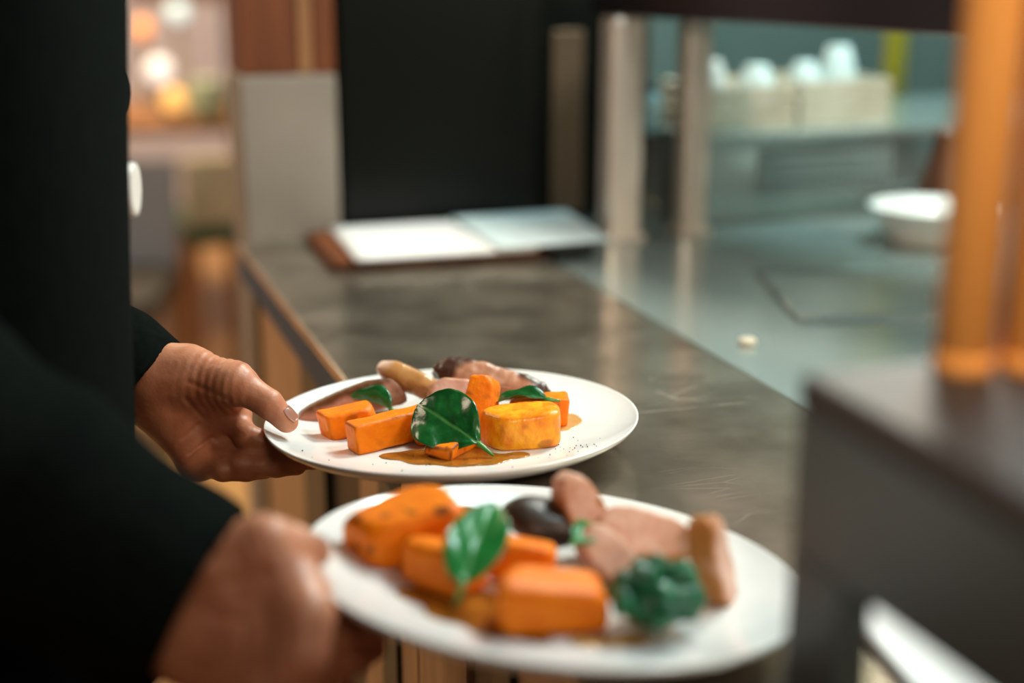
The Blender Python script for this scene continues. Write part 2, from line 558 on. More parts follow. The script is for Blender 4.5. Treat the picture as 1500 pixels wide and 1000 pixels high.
bc = empty('black_cabinet', (0.5, 1.95, 0))
tag(bc, 'tall glossy black cabinet standing behind the paper sheets', 'cabinet')
kid(box('door', (0.388, 1.803, KT + 0.0004), (0.628, 1.835, 2.2), M['black'], bev=0.004), bc)
kid(box('plinth', (0.388, 1.8352, 0.0), (0.597, 2.15, KT), M['black']), bc)
kid(box('body', (0.388, 1.8352, KT + 0.0004), (0.80, 2.15, 2.2), M['black'], bev=0.004), bc)
kid(box('reflection_strip', (0.688, 1.828, 0.918), (0.733, 1.8351, 1.165), M['bronze'], bev=0.002), bc)  # brown strip stands in for a reflection on the glossy black front

sh = empty('gantry_shelf', (0.79, 1.45, 1.19))
tag(sh, 'dark metal overhead shelf running above the kitchen table on pale posts', 'shelf')
d = Vector((0.872 - 0.711, 1.233 - 1.717, 0)).normalized()
n = Vector((-d.y, d.x, 0))
bm = bmesh.new()
M4 = Matrix(((d.x, n.x, 0, 0.711), (d.y, n.y, 0, 1.717), (0, 0, 1, 1.19), (0, 0, 0, 1)))
bx(bm, (-0.02, 0.0, 0), (0.80, 0.02, 0.12), 0.003, M4)
kid(from_bm('front_rail', bm, mat('smoked_steel', (0.09, 0.08, 0.085), 0.22, 0.85, (0.06, 0.055, 0.06), scale=5)), sh)
bm = bmesh.new()
bx(bm, (-0.02, 0.0201, 0.02), (0.80, 0.26, 0.035), 0.002, M4)
kid(from_bm('shelf_plate', bm, M['steel_dark']), sh)
for px, w, top in ((0.733, 0.0225, 1.19), (0.833, 0.018, 1.21)):
    kid(box('post', (px - w, 1.675, KT), (px + w, 1.675 + 2 * w, top - 0.0005), M['post'], bev=0.006), sh)
    kid(box('foot', (px - w - 0.004, 1.669, KT), (px + w + 0.004, 1.681 + 2 * w, KT + 0.008), M['post'], bev=0.002), sh)
tag(box('partition', (0.803, 1.90, KT), (0.865, 1.92, 1.6), M['brown_dark'], bev=0.003), 'narrow dark brown upright partition between the pale posts', 'partition')

bl = empty('blue_canister', (0.838, 1.83, 1.02))
o = lathe('canister_body', [(0, 0), (0.010, 0.001), (0.013, 0.008), (0.013, 0.048), (0.009, 0.056), (0, 0.057)], M['blue_can'], bl, 24)
lathe('cap', [(0, 0.0572), (0.007, 0.0572), (0.007, 0.066), (0, 0.067)], M['steel_dark'], bl, 20)
bm = bmesh.new()
bx(bm, (-0.004, 0.012, 0.0), (0.004, 0.07, 0.006), 0.001)
from_bm('bracket', bm, M['steel_dark'], bl)
tag(bl, 'small pale blue canister mounted between the pale posts', 'canister')

# ------------------------------------------------------------------ papers
def sheet(name, pts, m, label, cat, zt=0.0005, lift=None):
    """a sheet given by four corners, with thickness and a soft wave"""
    bm = bmesh.new()
    n_ = 14
    A, B_, Cc, D = [Vector(p) for p in pts]
    g = {}
    for lay in (0, 1):
        for i in range(n_ + 1):
            for j in range(n_ + 1):
                u, v = i / n_, j / n_
                p = A * (1 - u) * (1 - v) + B_ * u * (1 - v) + Cc * u * v + D * (1 - u) * v
                z = p.z + lay * zt + (lift(u, v) if lift else 0)
                g[lay, i, j] = bm.verts.new((p.x, p.y, z))
    for i in range(n_):
        for j in range(n_):
            bm.faces.new((g[1, i, j], g[1, i + 1, j], g[1, i + 1, j + 1], g[1, i, j + 1]))
            bm.faces.new((g[0, i, j], g[0, i, j + 1], g[0, i + 1, j + 1], g[0, i + 1, j]))
    for i in range(n_):
        for j in (0, n_):
            bm.faces.new((g[0, i, j], g[0, i + 1, j], g[1, i + 1, j], g[1, i, j]))
            bm.faces.new((g[0, j, i], g[0, j, i + 1], g[1, j, i + 1], g[1, j, i]))
    o_ = from_bm(name, bm, m, None, True)
    return tag(o_, label, cat)


sheet('folder', [(0.330, 1.60, TOP + 0.0005), (0.60, 1.60, TOP + 0.0005), (0.60, 1.79, TOP + 0.0005), (0.335, 1.79, TOP + 0.0005)], M['rust'],
      'rust-brown folder lying under the white sheets', 'folder', 0.010)
sheet('paper_sheet', [(0.354, 1.585, TOP + 0.0115), (0.575, 1.578, TOP + 0.0115), (0.565, 1.778, TOP + 0.0115), (0.366, 1.785, TOP + 0.0115)], M['paper'],
      'warm white paper sheet on the rust folder', 'paper', 0.004)
sheet('paper_sheet', [(0.525, 1.575, TOP + 0.0162), (0.665, 1.568, TOP + 0.0162), (0.690, 1.780, TOP + 0.0162), (0.527, 1.784, TOP + 0.0162)], M['paper_blue'],
      'bluish white paper sheet overlapping its neighbour and hanging towards the posts', 'paper', 0.003,
      lambda u, v: 0.004 * u * (1 - v))
clip = empty('paper_clip', (0.62, 1.60, TOP))
box('jaw', (-0.026, -0.028, 0.0005), (0.026, 0.014, 0.0145), M['black'], clip, 0.002)
tube('handle_wire', [(-0.012, 0.012, 0.013), (-0.014, 0.034, 0.0140), (0.014, 0.034, 0.0140), (0.012, 0.012, 0.013)], 0.0012, M['black'], clip, 8)
tag(clip, 'black binder clip under the bluish paper corner', 'clip')

# ------------------------------------------------------------------ kitchen unit behind the table
un = empty('prep_unit', (1.3, 1.9, KT))
tag(un, 'low steel chilled unit with slatted vent at the back of the kitchen table', 'kitchen unit')
kid(box('body', (0.872, 1.742, KT), (1.80, 2.10, 1.012), M['steel_kitchen'], bev=0.004), un)
kid(box('top_ledge', (0.866, 1.730, 1.0125), (1.806, 2.104, 1.026), M['steel_kitchen'], bev=0.002), un)
kid(box('lower_ledge', (0.880, 1.730, 0.932), (1.80, 1.7415, 0.944), M['steel_kitchen'], bev=0.002), un)
for i in range(17):
    x = 0.962 + i * 0.0125
    kid(box('slat', (x, 1.7350, 0.950), (x + 0.0070, 1.7415, 1.004), M['vent'], bev=0.001), un)
for i in range(3):
    z = 0.962 + i * 0.014
    kid(box('cross_slat', (0.962, 1.7335, z), (1.1695, 1.7349, z + 0.004), M['vent']), un)


def crate(x0, x1, y0, y1, z, h, label):
    c = empty('crate', ((x0 + x1) / 2, (y0 + y1) / 2, z))
    w, dd = (x1 - x0) / 2, (y1 - y0) / 2
    box('bottom', (-w, -dd, 0.0003), (w, dd, 0.004), M['crate'], c)
    for a, (lo, hi) in enumerate((((-w, -dd), (w, -dd + 0.006)), ((-w, dd - 0.006), (w, dd)), ((-w, -dd + 0.0061), (-w + 0.006, dd - 0.0061)), ((w - 0.006, -dd + 0.0061), (w, dd - 0.0061)))):
        for k in range(3):
            z0 = 0.0045 + k * (h - 0.004) / 3
            box('slat', (lo[0], lo[1], z0), (hi[0], hi[1], z0 + (h - 0.004) / 3 - 0.003), M['crate'], c, 0.001)
    return tag(c, label, 'crate')


crate(0.905, 1.050, 1.80, 1.95, 1.026, 0.060, 'beige slatted crate of crockery beside the pale post')
crate(1.056, 1.205, 1.80, 1.95, 1.026, 0.064, 'beige slatted crate of crockery towards the yellow pole')


def bowl(loc, r, h, m, label, group=None, flip=True):
    pr = [(0, 0.0), (r * 0.45, 0.0), (r * 0.5, 0.002), (r * 0.85, h * 0.45), (r, h), (r * 0.96, h), (r * 0.80, h * 0.48), (r * 0.45, 0.005), (0, 0.005)]
    o_ = lathe('bowl', pr, m, None, 32, loc)
    if flip:
        o_.rotation_euler = (math.pi, 0, 0)
        o_.location = (loc[0], loc[1], loc[2] + h)
    return tag(o_, label, 'bowl', group)


bowl((0.945, 1.87, 1.031), 0.032, 0.085, M['porcelain'], 'white bowl upside down in the crate beside the pale post')
bowl((1.010, 1.85, 1.031), 0.033, 0.078, M['glass_bowl'], 'pale aqua bowl upside down in the crate beside the pale post')
bowl((1.095, 1.86, 1.031), 0.032, 0.080, M['glass_bowl'], 'small pale aqua bowl upside down in the crate towards the yellow pole')
bowl((1.162, 1.88, 1.031), 0.034, 0.100, M['glass_bowl'], 'tall pale aqua bowl upside down in the crate towards the yellow pole')

yp = empty('yellow_pole', (1.475, 2.2, KT))
lathe('pole', [(0, 0.0125), (0.020, 0.0125), (0.020, 1.2), (0, 1.2)], M['yellow'], yp, 24)
lathe('base_flange', [(0, 0), (0.036, 0), (0.036, 0.008), (0.024, 0.012), (0, 0.012)], M['yellow'], yp, 24)
tag(yp, 'yellow painted pole rising behind the steel unit', 'pole')

wl = empty('reflection_glow_tube', (1.10, 2.60, 1.24))  # glowing tube put in out of view for a bright counter reflection
box('glowing_tube', (-0.028, -0.022, 0.012), (0.028, 0.022, 0.30), mat('warm_tube', (1.0, 0.82, 0.58), 0.5, emit=7.0), wl, 0.012)
box('lower_cap', (-0.034, -0.028, 0), (0.034, 0.028, 0.0115), M['steel_dark'], wl, 0.002)
box('upper_cap', (-0.034, -0.028, 0.3005), (0.034, 0.028, 0.312), M['steel_dark'], wl, 0.002)
box('wall_arm', (-0.012, 0.0285, 0.1), (0.012, 0.348, 0.12), M['steel_dark'], wl)
tag(wl, 'unseen warm glowing tube added to reflect in the counter', 'lamp')

# white dishes on the steel table
wd = empty('serving_dish', (1.105, 1.54, KT))
lathe('dish_body', [(0, 0), (0.052, 0), (0.056, 0.004), (0.066, 0.024), (0.080, 0.044), (0.083, 0.0465), (0.080, 0.0475), (0.066, 0.030), (0.050, 0.012), (0, 0.010)], M['porcelain'], wd, 48)
tag(wd, 'white flared serving dish on the steel kitchen table', 'dish')
jg = lathe('brown_jug', [(0, 0), (0.050, 0), (0.052, 0.004), (0.046, 0.045), (0.030, 0.095), (0.026, 0.115), (0.030, 0.124), (0.026, 0.124), (0.022, 0.112), (0, 0.105)],
           mat('brown_glaze', (0.11, 0.045, 0.025), 0.35), None, 32, (1.222, 1.665, KT))
tag(jg, 'dark brown tapered jug behind the white serving dish', 'jug')
lathe('jar_lid', [(0, 0), (0.0075, 0), (0.0085, 0.001), (0.0085, 0.005), (0.007, 0.0065), (0, 0.0068)], M['crate'], None, 24, (0.645, 1.175, KT))
tag(bpy.data.objects['jar_lid'], 'small pale round lid on the steel table near the counter', 'lid')
tr = empty('steel_tray', (0.98, 1.28, KT))
bm = bmesh.new()
bx(bm, (-0.22, -0.11, 0.0005), (0.24, 0.11, 0.003), 0.001)
from_bm('tray_base', bm, M['steel_kitchen'], tr)
tube('rolled_rim', [(-0.22, -0.11, 0.0045), (0.24, -0.11, 0.0045), (0.24, 0.11, 0.0045), (-0.22, 0.11, 0.0045), (-0.22, -0.108, 0.0045)], 0.0016, M['steel_kitchen'], tr, 8)
tag(tr, 'flat steel tray with rolled rim on the kitchen table', 'tray')
tr.rotation_euler = (0, 0, R(-17))

# ------------------------------------------------------------------ stand in the foreground
st = empty('steel_stand', (0.37, 0.42, TOP))
tag(st, 'dark grey steel stand carrying the orange posts on the counter', 'stand')
kid(box('top_plate', (0.301, 0.05, 1.090), (0.47, 0.503, 1.105), mat('stand_top', (0.06, 0.052, 0.048), 0.5, 0.0, scale=8, spec=0.25), bev=0.003), st)
kid(box('side_rail', (0.3013, 0.05, 1.026), (0.318, 0.503, 1.0898), M['steel_dark'], bev=0.002), st)
kid(box('end_rail', (0.3182, 0.486, 1.026), (0.452, 0.503, 1.0898), M['steel_dark'], bev=0.002), st)
kid(box('leg', (0.3013, 0.461, TOP + 0.0003), (0.318, 0.503, 1.0258), M['steel_dark'], bev=0.002), st)
kid(box('leg', (0.4522, 0.461, TOP + 0.0003), (0.469, 0.503, 1.0898), M['steel_dark'], bev=0.002), st)
kid(box('leg', (0.3013, 0.05, TOP + 0.0003), (0.318, 0.085, 1.0258), M['steel_dark'], bev=0.002), st)
kid(box('leg', (0.4522, 0.05, TOP + 0.0003), (0.469, 0.085, 1.0898), M['steel_dark'], bev=0.002), st)
for x, y, r_, lab in ((0.370, 0.4855, 0.0125, 'slim orange copper post on the stand beside the counter middle'), (0.3965, 0.477, 0.0125, 'second orange copper post on the stand, next to its twin')):
    cp = empty('copper_post', (x, y, 1.105))
    lathe('tube', [(0, 0.0085), (r_, 0.0085), (r_, 0.62), (0, 0.62)], M['copper'], cp, 32)
    lathe('collar', [(0, 0.0003), (r_ + 0.0004, 0.0003), (r_ + 0.0004, 0.007), (r_, 0.008), (0, 0.008)], M['copper'], cp, 32)
    tag(cp, 'orange copper post standing upright on the dark steel stand', 'post', 'copper posts on the stand')
sheet('napkin', [(0.395, 0.50, TOP + 0.0005), (0.475, 0.50, TOP + 0.0005), (0.485, 0.665, TOP + 0.0005), (0.425, 0.672, TOP + 0.0005)], M['paper'],
      'white folded napkin on the counter behind the steel stand', 'napkin', 0.006)

# ------------------------------------------------------------------ dining room glimpsed on the far side
dt = empty('dining_table', (0.45, 4.95, 0))
box('tabletop', (-0.40, -0.40, 0.70), (0.40, 0.40, 0.735), M['chair_wood'], dt, 0.004)
for sx in (-1, 1):
    for sy in (-1, 1):
        box('leg', (sx * 0.36 - 0.025, sy * 0.36 - 0.025, 0), (sx * 0.36 + 0.025, sy * 0.36 + 0.025, 0.6998), M['chair_wood'], dt)
tag(dt, 'brown wooden dining table carrying lamps and a pale green vase', 'table')


def chair(loc, rz, back, seat, label, h0=0.46, h1=0.70, w=0.16, lean=0.0):
    c = empty('dining_chair', loc, rz)
    for sx in (-1, 1):
        for sy in (-1, 1):
            box('leg', (sx * (w - 0.02) - 0.015, sy * 0.17 - 0.015, 0), (sx * (w - 0.02) + 0.015, sy * 0.17 + 0.015, h0 - 0.0605), M['chair_wood'], c)
    box('seat', (-w, -0.2, h0 - 0.06), (w, 0.2, h0), seat, c, 0.015)
    b = box('backrest', (-w, -0.02, 0), (w, 0.02, h1 - h0 - 0.001), back, c, 0.012)
    b.location = (0, -0.175, h0 + 0.001)
    b.rotation_euler = (lean, 0, 0)
    return tag(c, label, 'chair')


chair((0.525, 4.30, 0), 0, M['cream'], M['green_fab'], 'cream-backed dining chair with a green seat, at the wooden table', 0.49, 0.69, 0.10)
chair((0.19, 3.78, 0), R(165), M['grey_fab'], M['brown_dark'], 'grey upholstered dining chair with a leaning back', 0.42, 0.72, 0.15, R(12))

lathe('vase', [(0, 0), (0.05, 0), (0.062, 0.02), (0.066, 0.07), (0.05, 0.115), (0.052, 0.125), (0.045, 0.125), (0.043, 0.11), (0, 0.1)], M['vase'], None, 32, (0.565, 4.62, 0.7353))
tag(bpy.data.objects['vase'], 'pale green round vase on the dining table', 'vase')


def table_lamp(loc, r, m, label, foot=0.05):
    t = empty('globe_lamp', loc)
    lathe('base', [(0, 0), (r * 0.7, 0), (r * 0.7, 0.008), (0.012, 0.014), (0.012, foot), (0, foot)], M['bronze'], t, 24)
    bm = bmesh.new()
    bmesh.ops.create_uvsphere(bm, u_segments=24, v_segments=14, radius=r, matrix=Matrix.Translation((0, 0, foot + r * 0.97)))
    from_bm('globe', bm, m, t, True)
    return tag(t, label, 'lamp')


table_lamp((0.465, 4.65, 0.7353), 0.035, M['lamp_yellow'], 'small glowing amber globe lamp on the dining table', 0.03)
table_lamp((0.455, 4.95, 0.7353), 0.042, M['lamp_white'], 'glowing white globe lamp on the dining table', 0.09)
table_lamp((0.425, 5.15, 0.7353), 0.036, M['lamp_orange'], 'glowing orange globe lamp on the dining table', 0.22)
table_lamp((0.56, 5.25, 0.7353), 0.038, M['lamp_aqua'], 'cool white globe lamp on a tall stem on the dining table', 0.27)
fr = empty('picture', (0.75, 6.895, 1.03))
box('frame', (-0.24, -0.02, 0), (0.24, 0, 0.6), M['chair_wood'], fr, 0.004)
box('canvas', (-0.21, -0.024, 0.03), (0.21, -0.0201, 0.57), M['rust'], fr)
tag(fr, 'rust-red picture hung on the pale lavender wall', 'picture')

# ------------------------------------------------------------------ plates


def plate(rimc, nrm, label):
    nrm = Vector(nrm).normalized()
    rt = Vector((math.cos(R(19)), -math.sin(R(19)), 0))
    x = (rt - nrm * rt.dot(nrm)).normalized()
    y = nrm.cross(x)
    o_ = Vector(rimc) - nrm * 0.0222
    mtx = Matrix(((x.x, y.x, nrm.x, o_.x), (x.y, y.y, nrm.y, o_.y), (x.z, y.z, nrm.z, o_.z), (0, 0, 0, 1)))
    prof = [(0, .0062), (.05, .0063), (.085, .0072), (.105, .0095), (.122, .0138), (.134, .0188), (.1385, .0213), (.1396, .0221), (.1403, .0218), (.1404, .0206),
            (.138, .0172), (.128, .0112), (.112, .0052), (.095, .0012), (.088, 0), (.080, 0), (.077, .0022), (.05, .0024), (0, .0024)]
    p = lathe('dinner_plate', prof, M['plate'], None, 128)
    p.matrix_world = mtx
    tag(p, label, 'plate')
    return mtx


def zt(x, y):
    r = math.hypot(x, y)
    return float(np.interp(r, [0, .05, .085, .105, .122, .134], [.0062, .0063, .0072, .0095, .0138, .0188]))


P1 = plate((0.2888, 0.978, 0.9365), (-0.007, 0.045, 0.998), 'white dinner plate with golden squash and pepper specks, half over the counter edge')
P2 = plate((0.2620, 0.6888, 0.9445), (0.115, 0.04, 0.99), 'tilted white dinner plate held beside the steel stand, with broccoli on it')


def place(o, P, x, y, z, yaw=0, pitch=0, roll=0):
    """x right, y away, z up on the plate (millimetres and degrees)"""
    o.matrix_world = P @ Matrix.Translation((x / 1000, y / 1000, z / 1000)) @ Euler((R(roll), R(pitch), R(yaw))).to_matrix().to_4x4()
    return o


# ------------------------------------------------------------------ food makers (local millimetres scaled to metres)


def smax(a, b, k):
    return -smin(-a, -b, k)


def squash(L, B, H, seed, m='squash', tilt=7, cuts=1, rnd=1.4, brown=0.8, name='squash_wedge', h=1.0, p=0, cut=None):
    """hand-cut piece: six slightly skewed planes plus corner cuts; p>0 gives a rounded plan outline"""
    a, b, c = L / 2, B / 2, H / 2
    rs_ = np.random.RandomState(seed)
    pl = []
    for ax_, o_ in ((0, a), (1, b), (2, c)):
        for sg in (-1, 1):
            n_ = rs_.uniform(-1, 1, 3) * math.sin(R(tilt))
            n_[ax_] = sg
            if ax_ == 2 and sg == -1:
                n_ = np.array([0, 0, -1.0])
            if p and ax_ < 2:
                continue
            pl.append((n_ / np.linalg.norm(n_), o_))
    for k in range(cuts):
        n_ = np.array([rs_.choice([-1, 1]) * rs_.uniform(0.3, 1), rs_.choice([-1, 1]) * rs_.uniform(0.3, 1), rs_.uniform(0.1, 0.9)])
        n_ /= np.linalg.norm(n_)
        pl.append((n_, float(np.abs(n_) @ np.array([a, b, c])) * rs_.uniform(0.72, 0.85)))
    for cn, co in (cut or []):
        cn = np.array(cn, float)
        pl.append((cn / np.linalg.norm(cn), co))

    def ds(P):
        o_ = [P @ n_.astype(np.float32) - f for n_, f in pl]
        if p:
            o_.append(((np.abs(P[..., 0] / a) ** p + np.abs(P[..., 1] / b) ** p) ** (1 / p) - 1) * min(a, b))
        return o_

    def fn(P):
        o_ = ds(P)
        d_ = o_[0]
        for e in o_[1:]:
            d_ = smax(d_, e, rnd * 2)
        return d_ * 0.9 + 0.5 * wob(P, 0.16, seed) + 0.22 * wob(P, 0.7, seed + 7) + 0.10 * wob(P, 1.8, seed + 9)
    mg = 0.22 * max(a, b, c) + 4
    V, Q = sdf_mesh(fn, (-a - mg, -b - mg, -c - 4), (a + mg, b + mg, c + mg), h)
    o_ = np.sort(np.stack(ds(V), -1), axis=-1)
    edge = np.clip((o_[:, -2] + 2.4) / 2.0, 0, 1) * brown
    edge = edge * np.clip(0.45 + 1.3 * wob(V, 0.22, seed + 3), 0, 1)
    edge = np.maximum(edge, brown * 0.7 * np.clip((wob(V, 0.35, seed + 4) - 0.42) * 5, 0, 1))
    me = mesh_vq(name, V / 1000, Q)
    set_attr(me, 'brown', np.clip(edge, 0, 1))
    return link(name, me, M[m])


def meat(L, Hh, T, seed, m='meat', egg=0.2, name='meat_slice', bend=0.0, h=1.0, brown=None, pw=2.6, rnd=3.0, flat=None):
    a, b, c = L / 2, Hh / 2, T / 2

    def s2(P):
        x = P[..., 0]
        y = P[..., 1] - bend * ((x / a) ** 2 - 0.4)
        k = 1 + egg * x / a
        q = (np.abs(x / a) ** pw + np.abs(y / (b * k)) ** pw) ** (1 / pw)
        return (q - 1) * b * 0.9

    def fn(P):
        d_ = smax(s2(P), np.abs(P[..., 2]) - c, rnd)
        if flat is not None:
            d_ = smax(d_, -P[..., 1] - flat * b, 3.0)
        return d_ * 0.8 + 0.9 * wob(P, 0.14, seed) + 0.35 * wob(P, 0.5, seed + 5) + 0.13 * wob(P, 1.6, seed + 6)
    mg = 5 + b * abs(egg) + abs(bend)
    V, Q = sdf_mesh(fn, (-a - 4, -b - mg, -c - 4), (a + 4, b + mg, c + 4), h)
    rim = np.clip((s2(V) + 2.0 + 0.9 * wob(V, 0.3, seed + 2)) / 1.8, 0, 1)
    x, y, z = V[:, 0] / a, V[:, 1] / b, V[:, 2] / c
    nz_ = wob(V, 0.22, seed + 2)
    br = brown(x, y, z, rim, nz_) if brown else rim
    me = mesh_vq(name, V / 1000, Q)
    set_attr(me, 'brown', np.clip(br, 0, 1))
    return link(name, me, M[m])


def sstep(x, a, b):
    return np.clip((x - a) / (b - a), 0, 1)


def leaf(L, Wd, seed, m='leaf', cup=0.25, curl=0.3, rip=1.2, name='spinach_leaf', stem=14, nu=44, nv=28, fold=0.0, pk=0.78, und=0.0):
    """blade in the local xy plane: base at x=0 (stem side), tip at x=L; upper side +z"""
    rs = random.Random(seed)
    V, vein = [], []
    ph = rs.uniform(0, 6)

    def top(t, s):
        w = Wd / 2 * (math.sin(math.pi * min(1, t ** pk)) ** 0.66 if 0 < t < 1 else 0)
        w *= 1 + 0.05 * math.sin(9 * t + ph)
        y = s * w
        x = L * t + 0.06 * L * (1 - abs(s)) * (t - 0.5)
        zz = cup * abs(y) ** 1.25 * 0.55 - curl * L * (t - 0.4) ** 2 + rip * math.sin(t * 11 + ph + 2 * s) * abs(s) ** 1.5
        zz += 0.22 * math.sin(abs(s) * 9 - t * 17)
        vn = max(0, 1 - abs(y) / (0.9 + 0.6 * (1 - t)))
        lat = ((t * 7 - abs(s) * 1.6) % 1.0)
        vl = max(0, 1 - abs(lat - 0.5) / 0.075) * (0.55 if abs(s) < 0.85 else 0) * min(1, w / 6)
        zz -= 0.6 * vn + 0.16 * vl
        zz += und * (math.sin(0.16 * x + 0.11 * y + ph) + 0.7 * math.sin(0.23 * y - 0.09 * x + 2 * ph) + 0.35 * math.sin(0.5 * y + 0.4 * x))
        if fold:
            ang = fold * (s if s > 0 else 0)
            y, zz = y * math.cos(ang) - zz * math.sin(ang), y * math.sin(ang) + zz * math.cos(ang)
        return (x, y, zz), max(vn * 0.65, vl * 0.16)
    for lay in (0, 1):
        for i in range(nu + 1):
            for j in range(nv + 1):
                p, vv = top(i / nu, -1 + 2 * j / nv)
                V.append((p[0], p[1], p[2] - 0.5 * lay))
                vein.append(vv if lay == 0 else min(1, vv + 0.25))
    n1 = (nu + 1) * (nv + 1)
    F = []

    def ix(l, i, j):
        return l * n1 + i * (nv + 1) + j
    for i in range(nu):
        for j in range(nv):
            F.append((ix(0, i, j), ix(0, i + 1, j), ix(0, i + 1, j + 1), ix(0, i, j + 1)))
            F.append((ix(1, i, j), ix(1, i, j + 1), ix(1, i + 1, j + 1), ix(1, i + 1, j)))
    for i in range(nu):
        F.append((ix(0, i, 0), ix(1, i, 0), ix(1, i + 1, 0), ix(0, i + 1, 0)))
        F.append((ix(0, i, nv), ix(0, i + 1, nv), ix(1, i + 1, nv), ix(1, i, nv)))
    me = mesh_vq('blade', np.array(V) / 1000, np.array(F))
    set_attr(me, 'vein', vein)
    root = empty(name)
    link('blade', me, M[m], root)
    z0 = -curl * L * 0.16 - 0.6
    pts = [(-stem / 1000 * k, 0.0006 * k * k, (z0 - 0.10 * stem * k) / 1000) for k in (1, 0.75, 0.5, 0.25, 0, -0.35)]
    tube('stem', pts, [0.0009, 0.0012, 0.0015, 0.0019, 0.0022, 0.0008], M['stem'], root, 10)
    return root


def puddle(P, blobs, thick, m, label, seed, name='sauce_puddle', res=0.8, cat='sauce', group=None):
    bl_ = np.array(blobs, float)
    lo = (bl_[:, :2] - bl_[:, 2:3]).min(0) - 4
    hi = (bl_[:, :2] + bl_[:, 2:3]).max(0) + 4

    def fn(P_):
        d_ = None
        q = P_[..., :2] + 1.6 * np.stack([wob(P_ * np.array([1, 1, 0], np.float32), 0.16, seed), wob(P_ * np.array([1, 1, 0], np.float32), 0.16, seed + 1)], -1)
        for x, y, r in blobs:
            e = np.linalg.norm(q - np.array([x, y], np.float32), axis=-1) - r
            d_ = e if d_ is None else smin(d_, e, 14.0)
        hgt = thick * np.clip(1 - np.exp(np.minimum(d_, 0) / 2.2), 0, 1)
        return np.maximum(np.maximum(d_ * 0.5, P_[..., 2] - hgt), -P_[..., 2] - 0.6)
    nx, ny = ((hi - lo) / res).astype(int) + 1
    X, Y = np.meshgrid(lo[0] + res * np.arange(nx), lo[1] + res * np.arange(ny), indexing='ij')
    G = np.stack([X, Y, X * 0], -1).astype(np.float32)
    q = G[..., :2] + 1.6 * np.stack([wob(G, 0.16, seed), wob(G, 0.16, seed + 1)], -1)
    d_ = None
    for x, y, r in blobs:
        e = np.linalg.norm(q - np.array([x, y], np.float32), axis=-1) - r
        d_ = e if d_ is None else smin(d_, e, 14.0)
    hgt = thick * (1 - np.exp(np.minimum(d_, 0) / 1.6)) + 0.05
    ins = d_ < 0
    cell = ins[:-1, :-1] & ins[1:, :-1] & ins[1:, 1:] & ins[:-1, 1:]
    idx = np.arange(nx * ny).reshape(nx, ny)
    c = np.argwhere(cell)
    i, j = c[:, 0], c[:, 1]
    base = np.vectorize(zt)(X / 1000, Y / 1000)
    Zt = base + hgt / 1000
    Vt = np.stack([X / 1000, Y / 1000, Zt], -1).reshape(-1, 3)
    Vb = np.stack([X / 1000, Y / 1000, base + 0.00003], -1).reshape(-1, 3)
    Vt[~ins.ravel(), 2] = Vb[~ins.ravel(), 2]
    Q = np.stack([idx[i, j], idx[i + 1, j], idx[i + 1, j + 1], idx[i, j + 1]], 1)
    Qb = Q[:, ::-1] + nx * ny
    # rim walls
    walls = []
    cs = set(map(tuple, c))
    for (a_, b__) in cs:
        for da, db, e0, e1 in ((0, -1, (0, 0), (1, 0)), (1, 0, (1, 0), (1, 1)), (0, 1, (1, 1), (0, 1)), (-1, 0, (0, 1), (0, 0))):
            if (a_ + da, b__ + db) not in cs:
                v0 = idx[a_ + e0[0], b__ + e0[1]]
                v1 = idx[a_ + e1[0], b__ + e1[1]]
                walls.append((v1, v0, v0 + nx * ny, v1 + nx * ny))
    allQ = np.concatenate([Q, Qb, np.array(walls)])
    VV = np.concatenate([Vt, Vb])
    used = np.unique(allQ)
    mp_ = -np.ones(len(VV), int)
    mp_[used] = np.arange(len(used))
    me = mesh_vq(name, VV[used], mp_[allQ])
    o_ = link(name, me, M[m])
    o_.matrix_world = P
    return tag(o_, label, cat, group)


# ------------------------------------------------------------------ food on the peppered plate
o = squash(40, 19, 20, 11, cuts=1)
place(o, P1, -78, 2, 18, 30, -7, 0)
tag(o, 'short orange squash wedge next to the pink meat slice on the peppered plate', 'squash')
o = squash(78, 19, 22, 12, tilt=5, cuts=0)
place(o, P1, -41, -18, 18.4, 34, -1, 0)
tag(o, 'long orange squash wedge lying in front of the short wedge on the peppered plate', 'squash')
o = squash(44, 22, 24, 13, tilt=12, cuts=2, brown=1.0)
place(o, P1, 22, 8, 26, 70, -58, 10)
tag(o, 'orange squash piece standing upright behind the large spinach leaf', 'squash')
o = squash(38, 26, 10.5, 14, tilt=12, cuts=2, brown=1.5)
place(o, P1, 0, -43, 12.4, 62, 0, 6)
tag(o, 'orange squash piece with dark edges, poking out below the large spinach leaf', 'squash')
o = squash(60, 34, 27, 15, 'squash_yellow', tilt=6, cuts=0, rnd=2.4, brown=0.8, name='squash_chunk', p=3.6, cut=[((-0.80, -0.60, 0.1), 21.5)])
place(o, P1, 51, -28, 20, 3, 0, 0)
tag(o, 'thick golden squash chunk on the open side of the peppered plate', 'squash')
o = squash(44, 24, 22, 16, cuts=1, brown=0.8)
place(o, P1, 66, 18, 18.4, 4, 0, 4)
tag(o, 'reddish orange squash block behind the golden chunk', 'squash')
o = squash(18, 14, 11, 17, cuts=1)
place(o, P1, -18, -22, 12.2, 20, 0, 0)
tag(o, 'small orange squash bit below the long wedge on the peppered plate', 'squash')

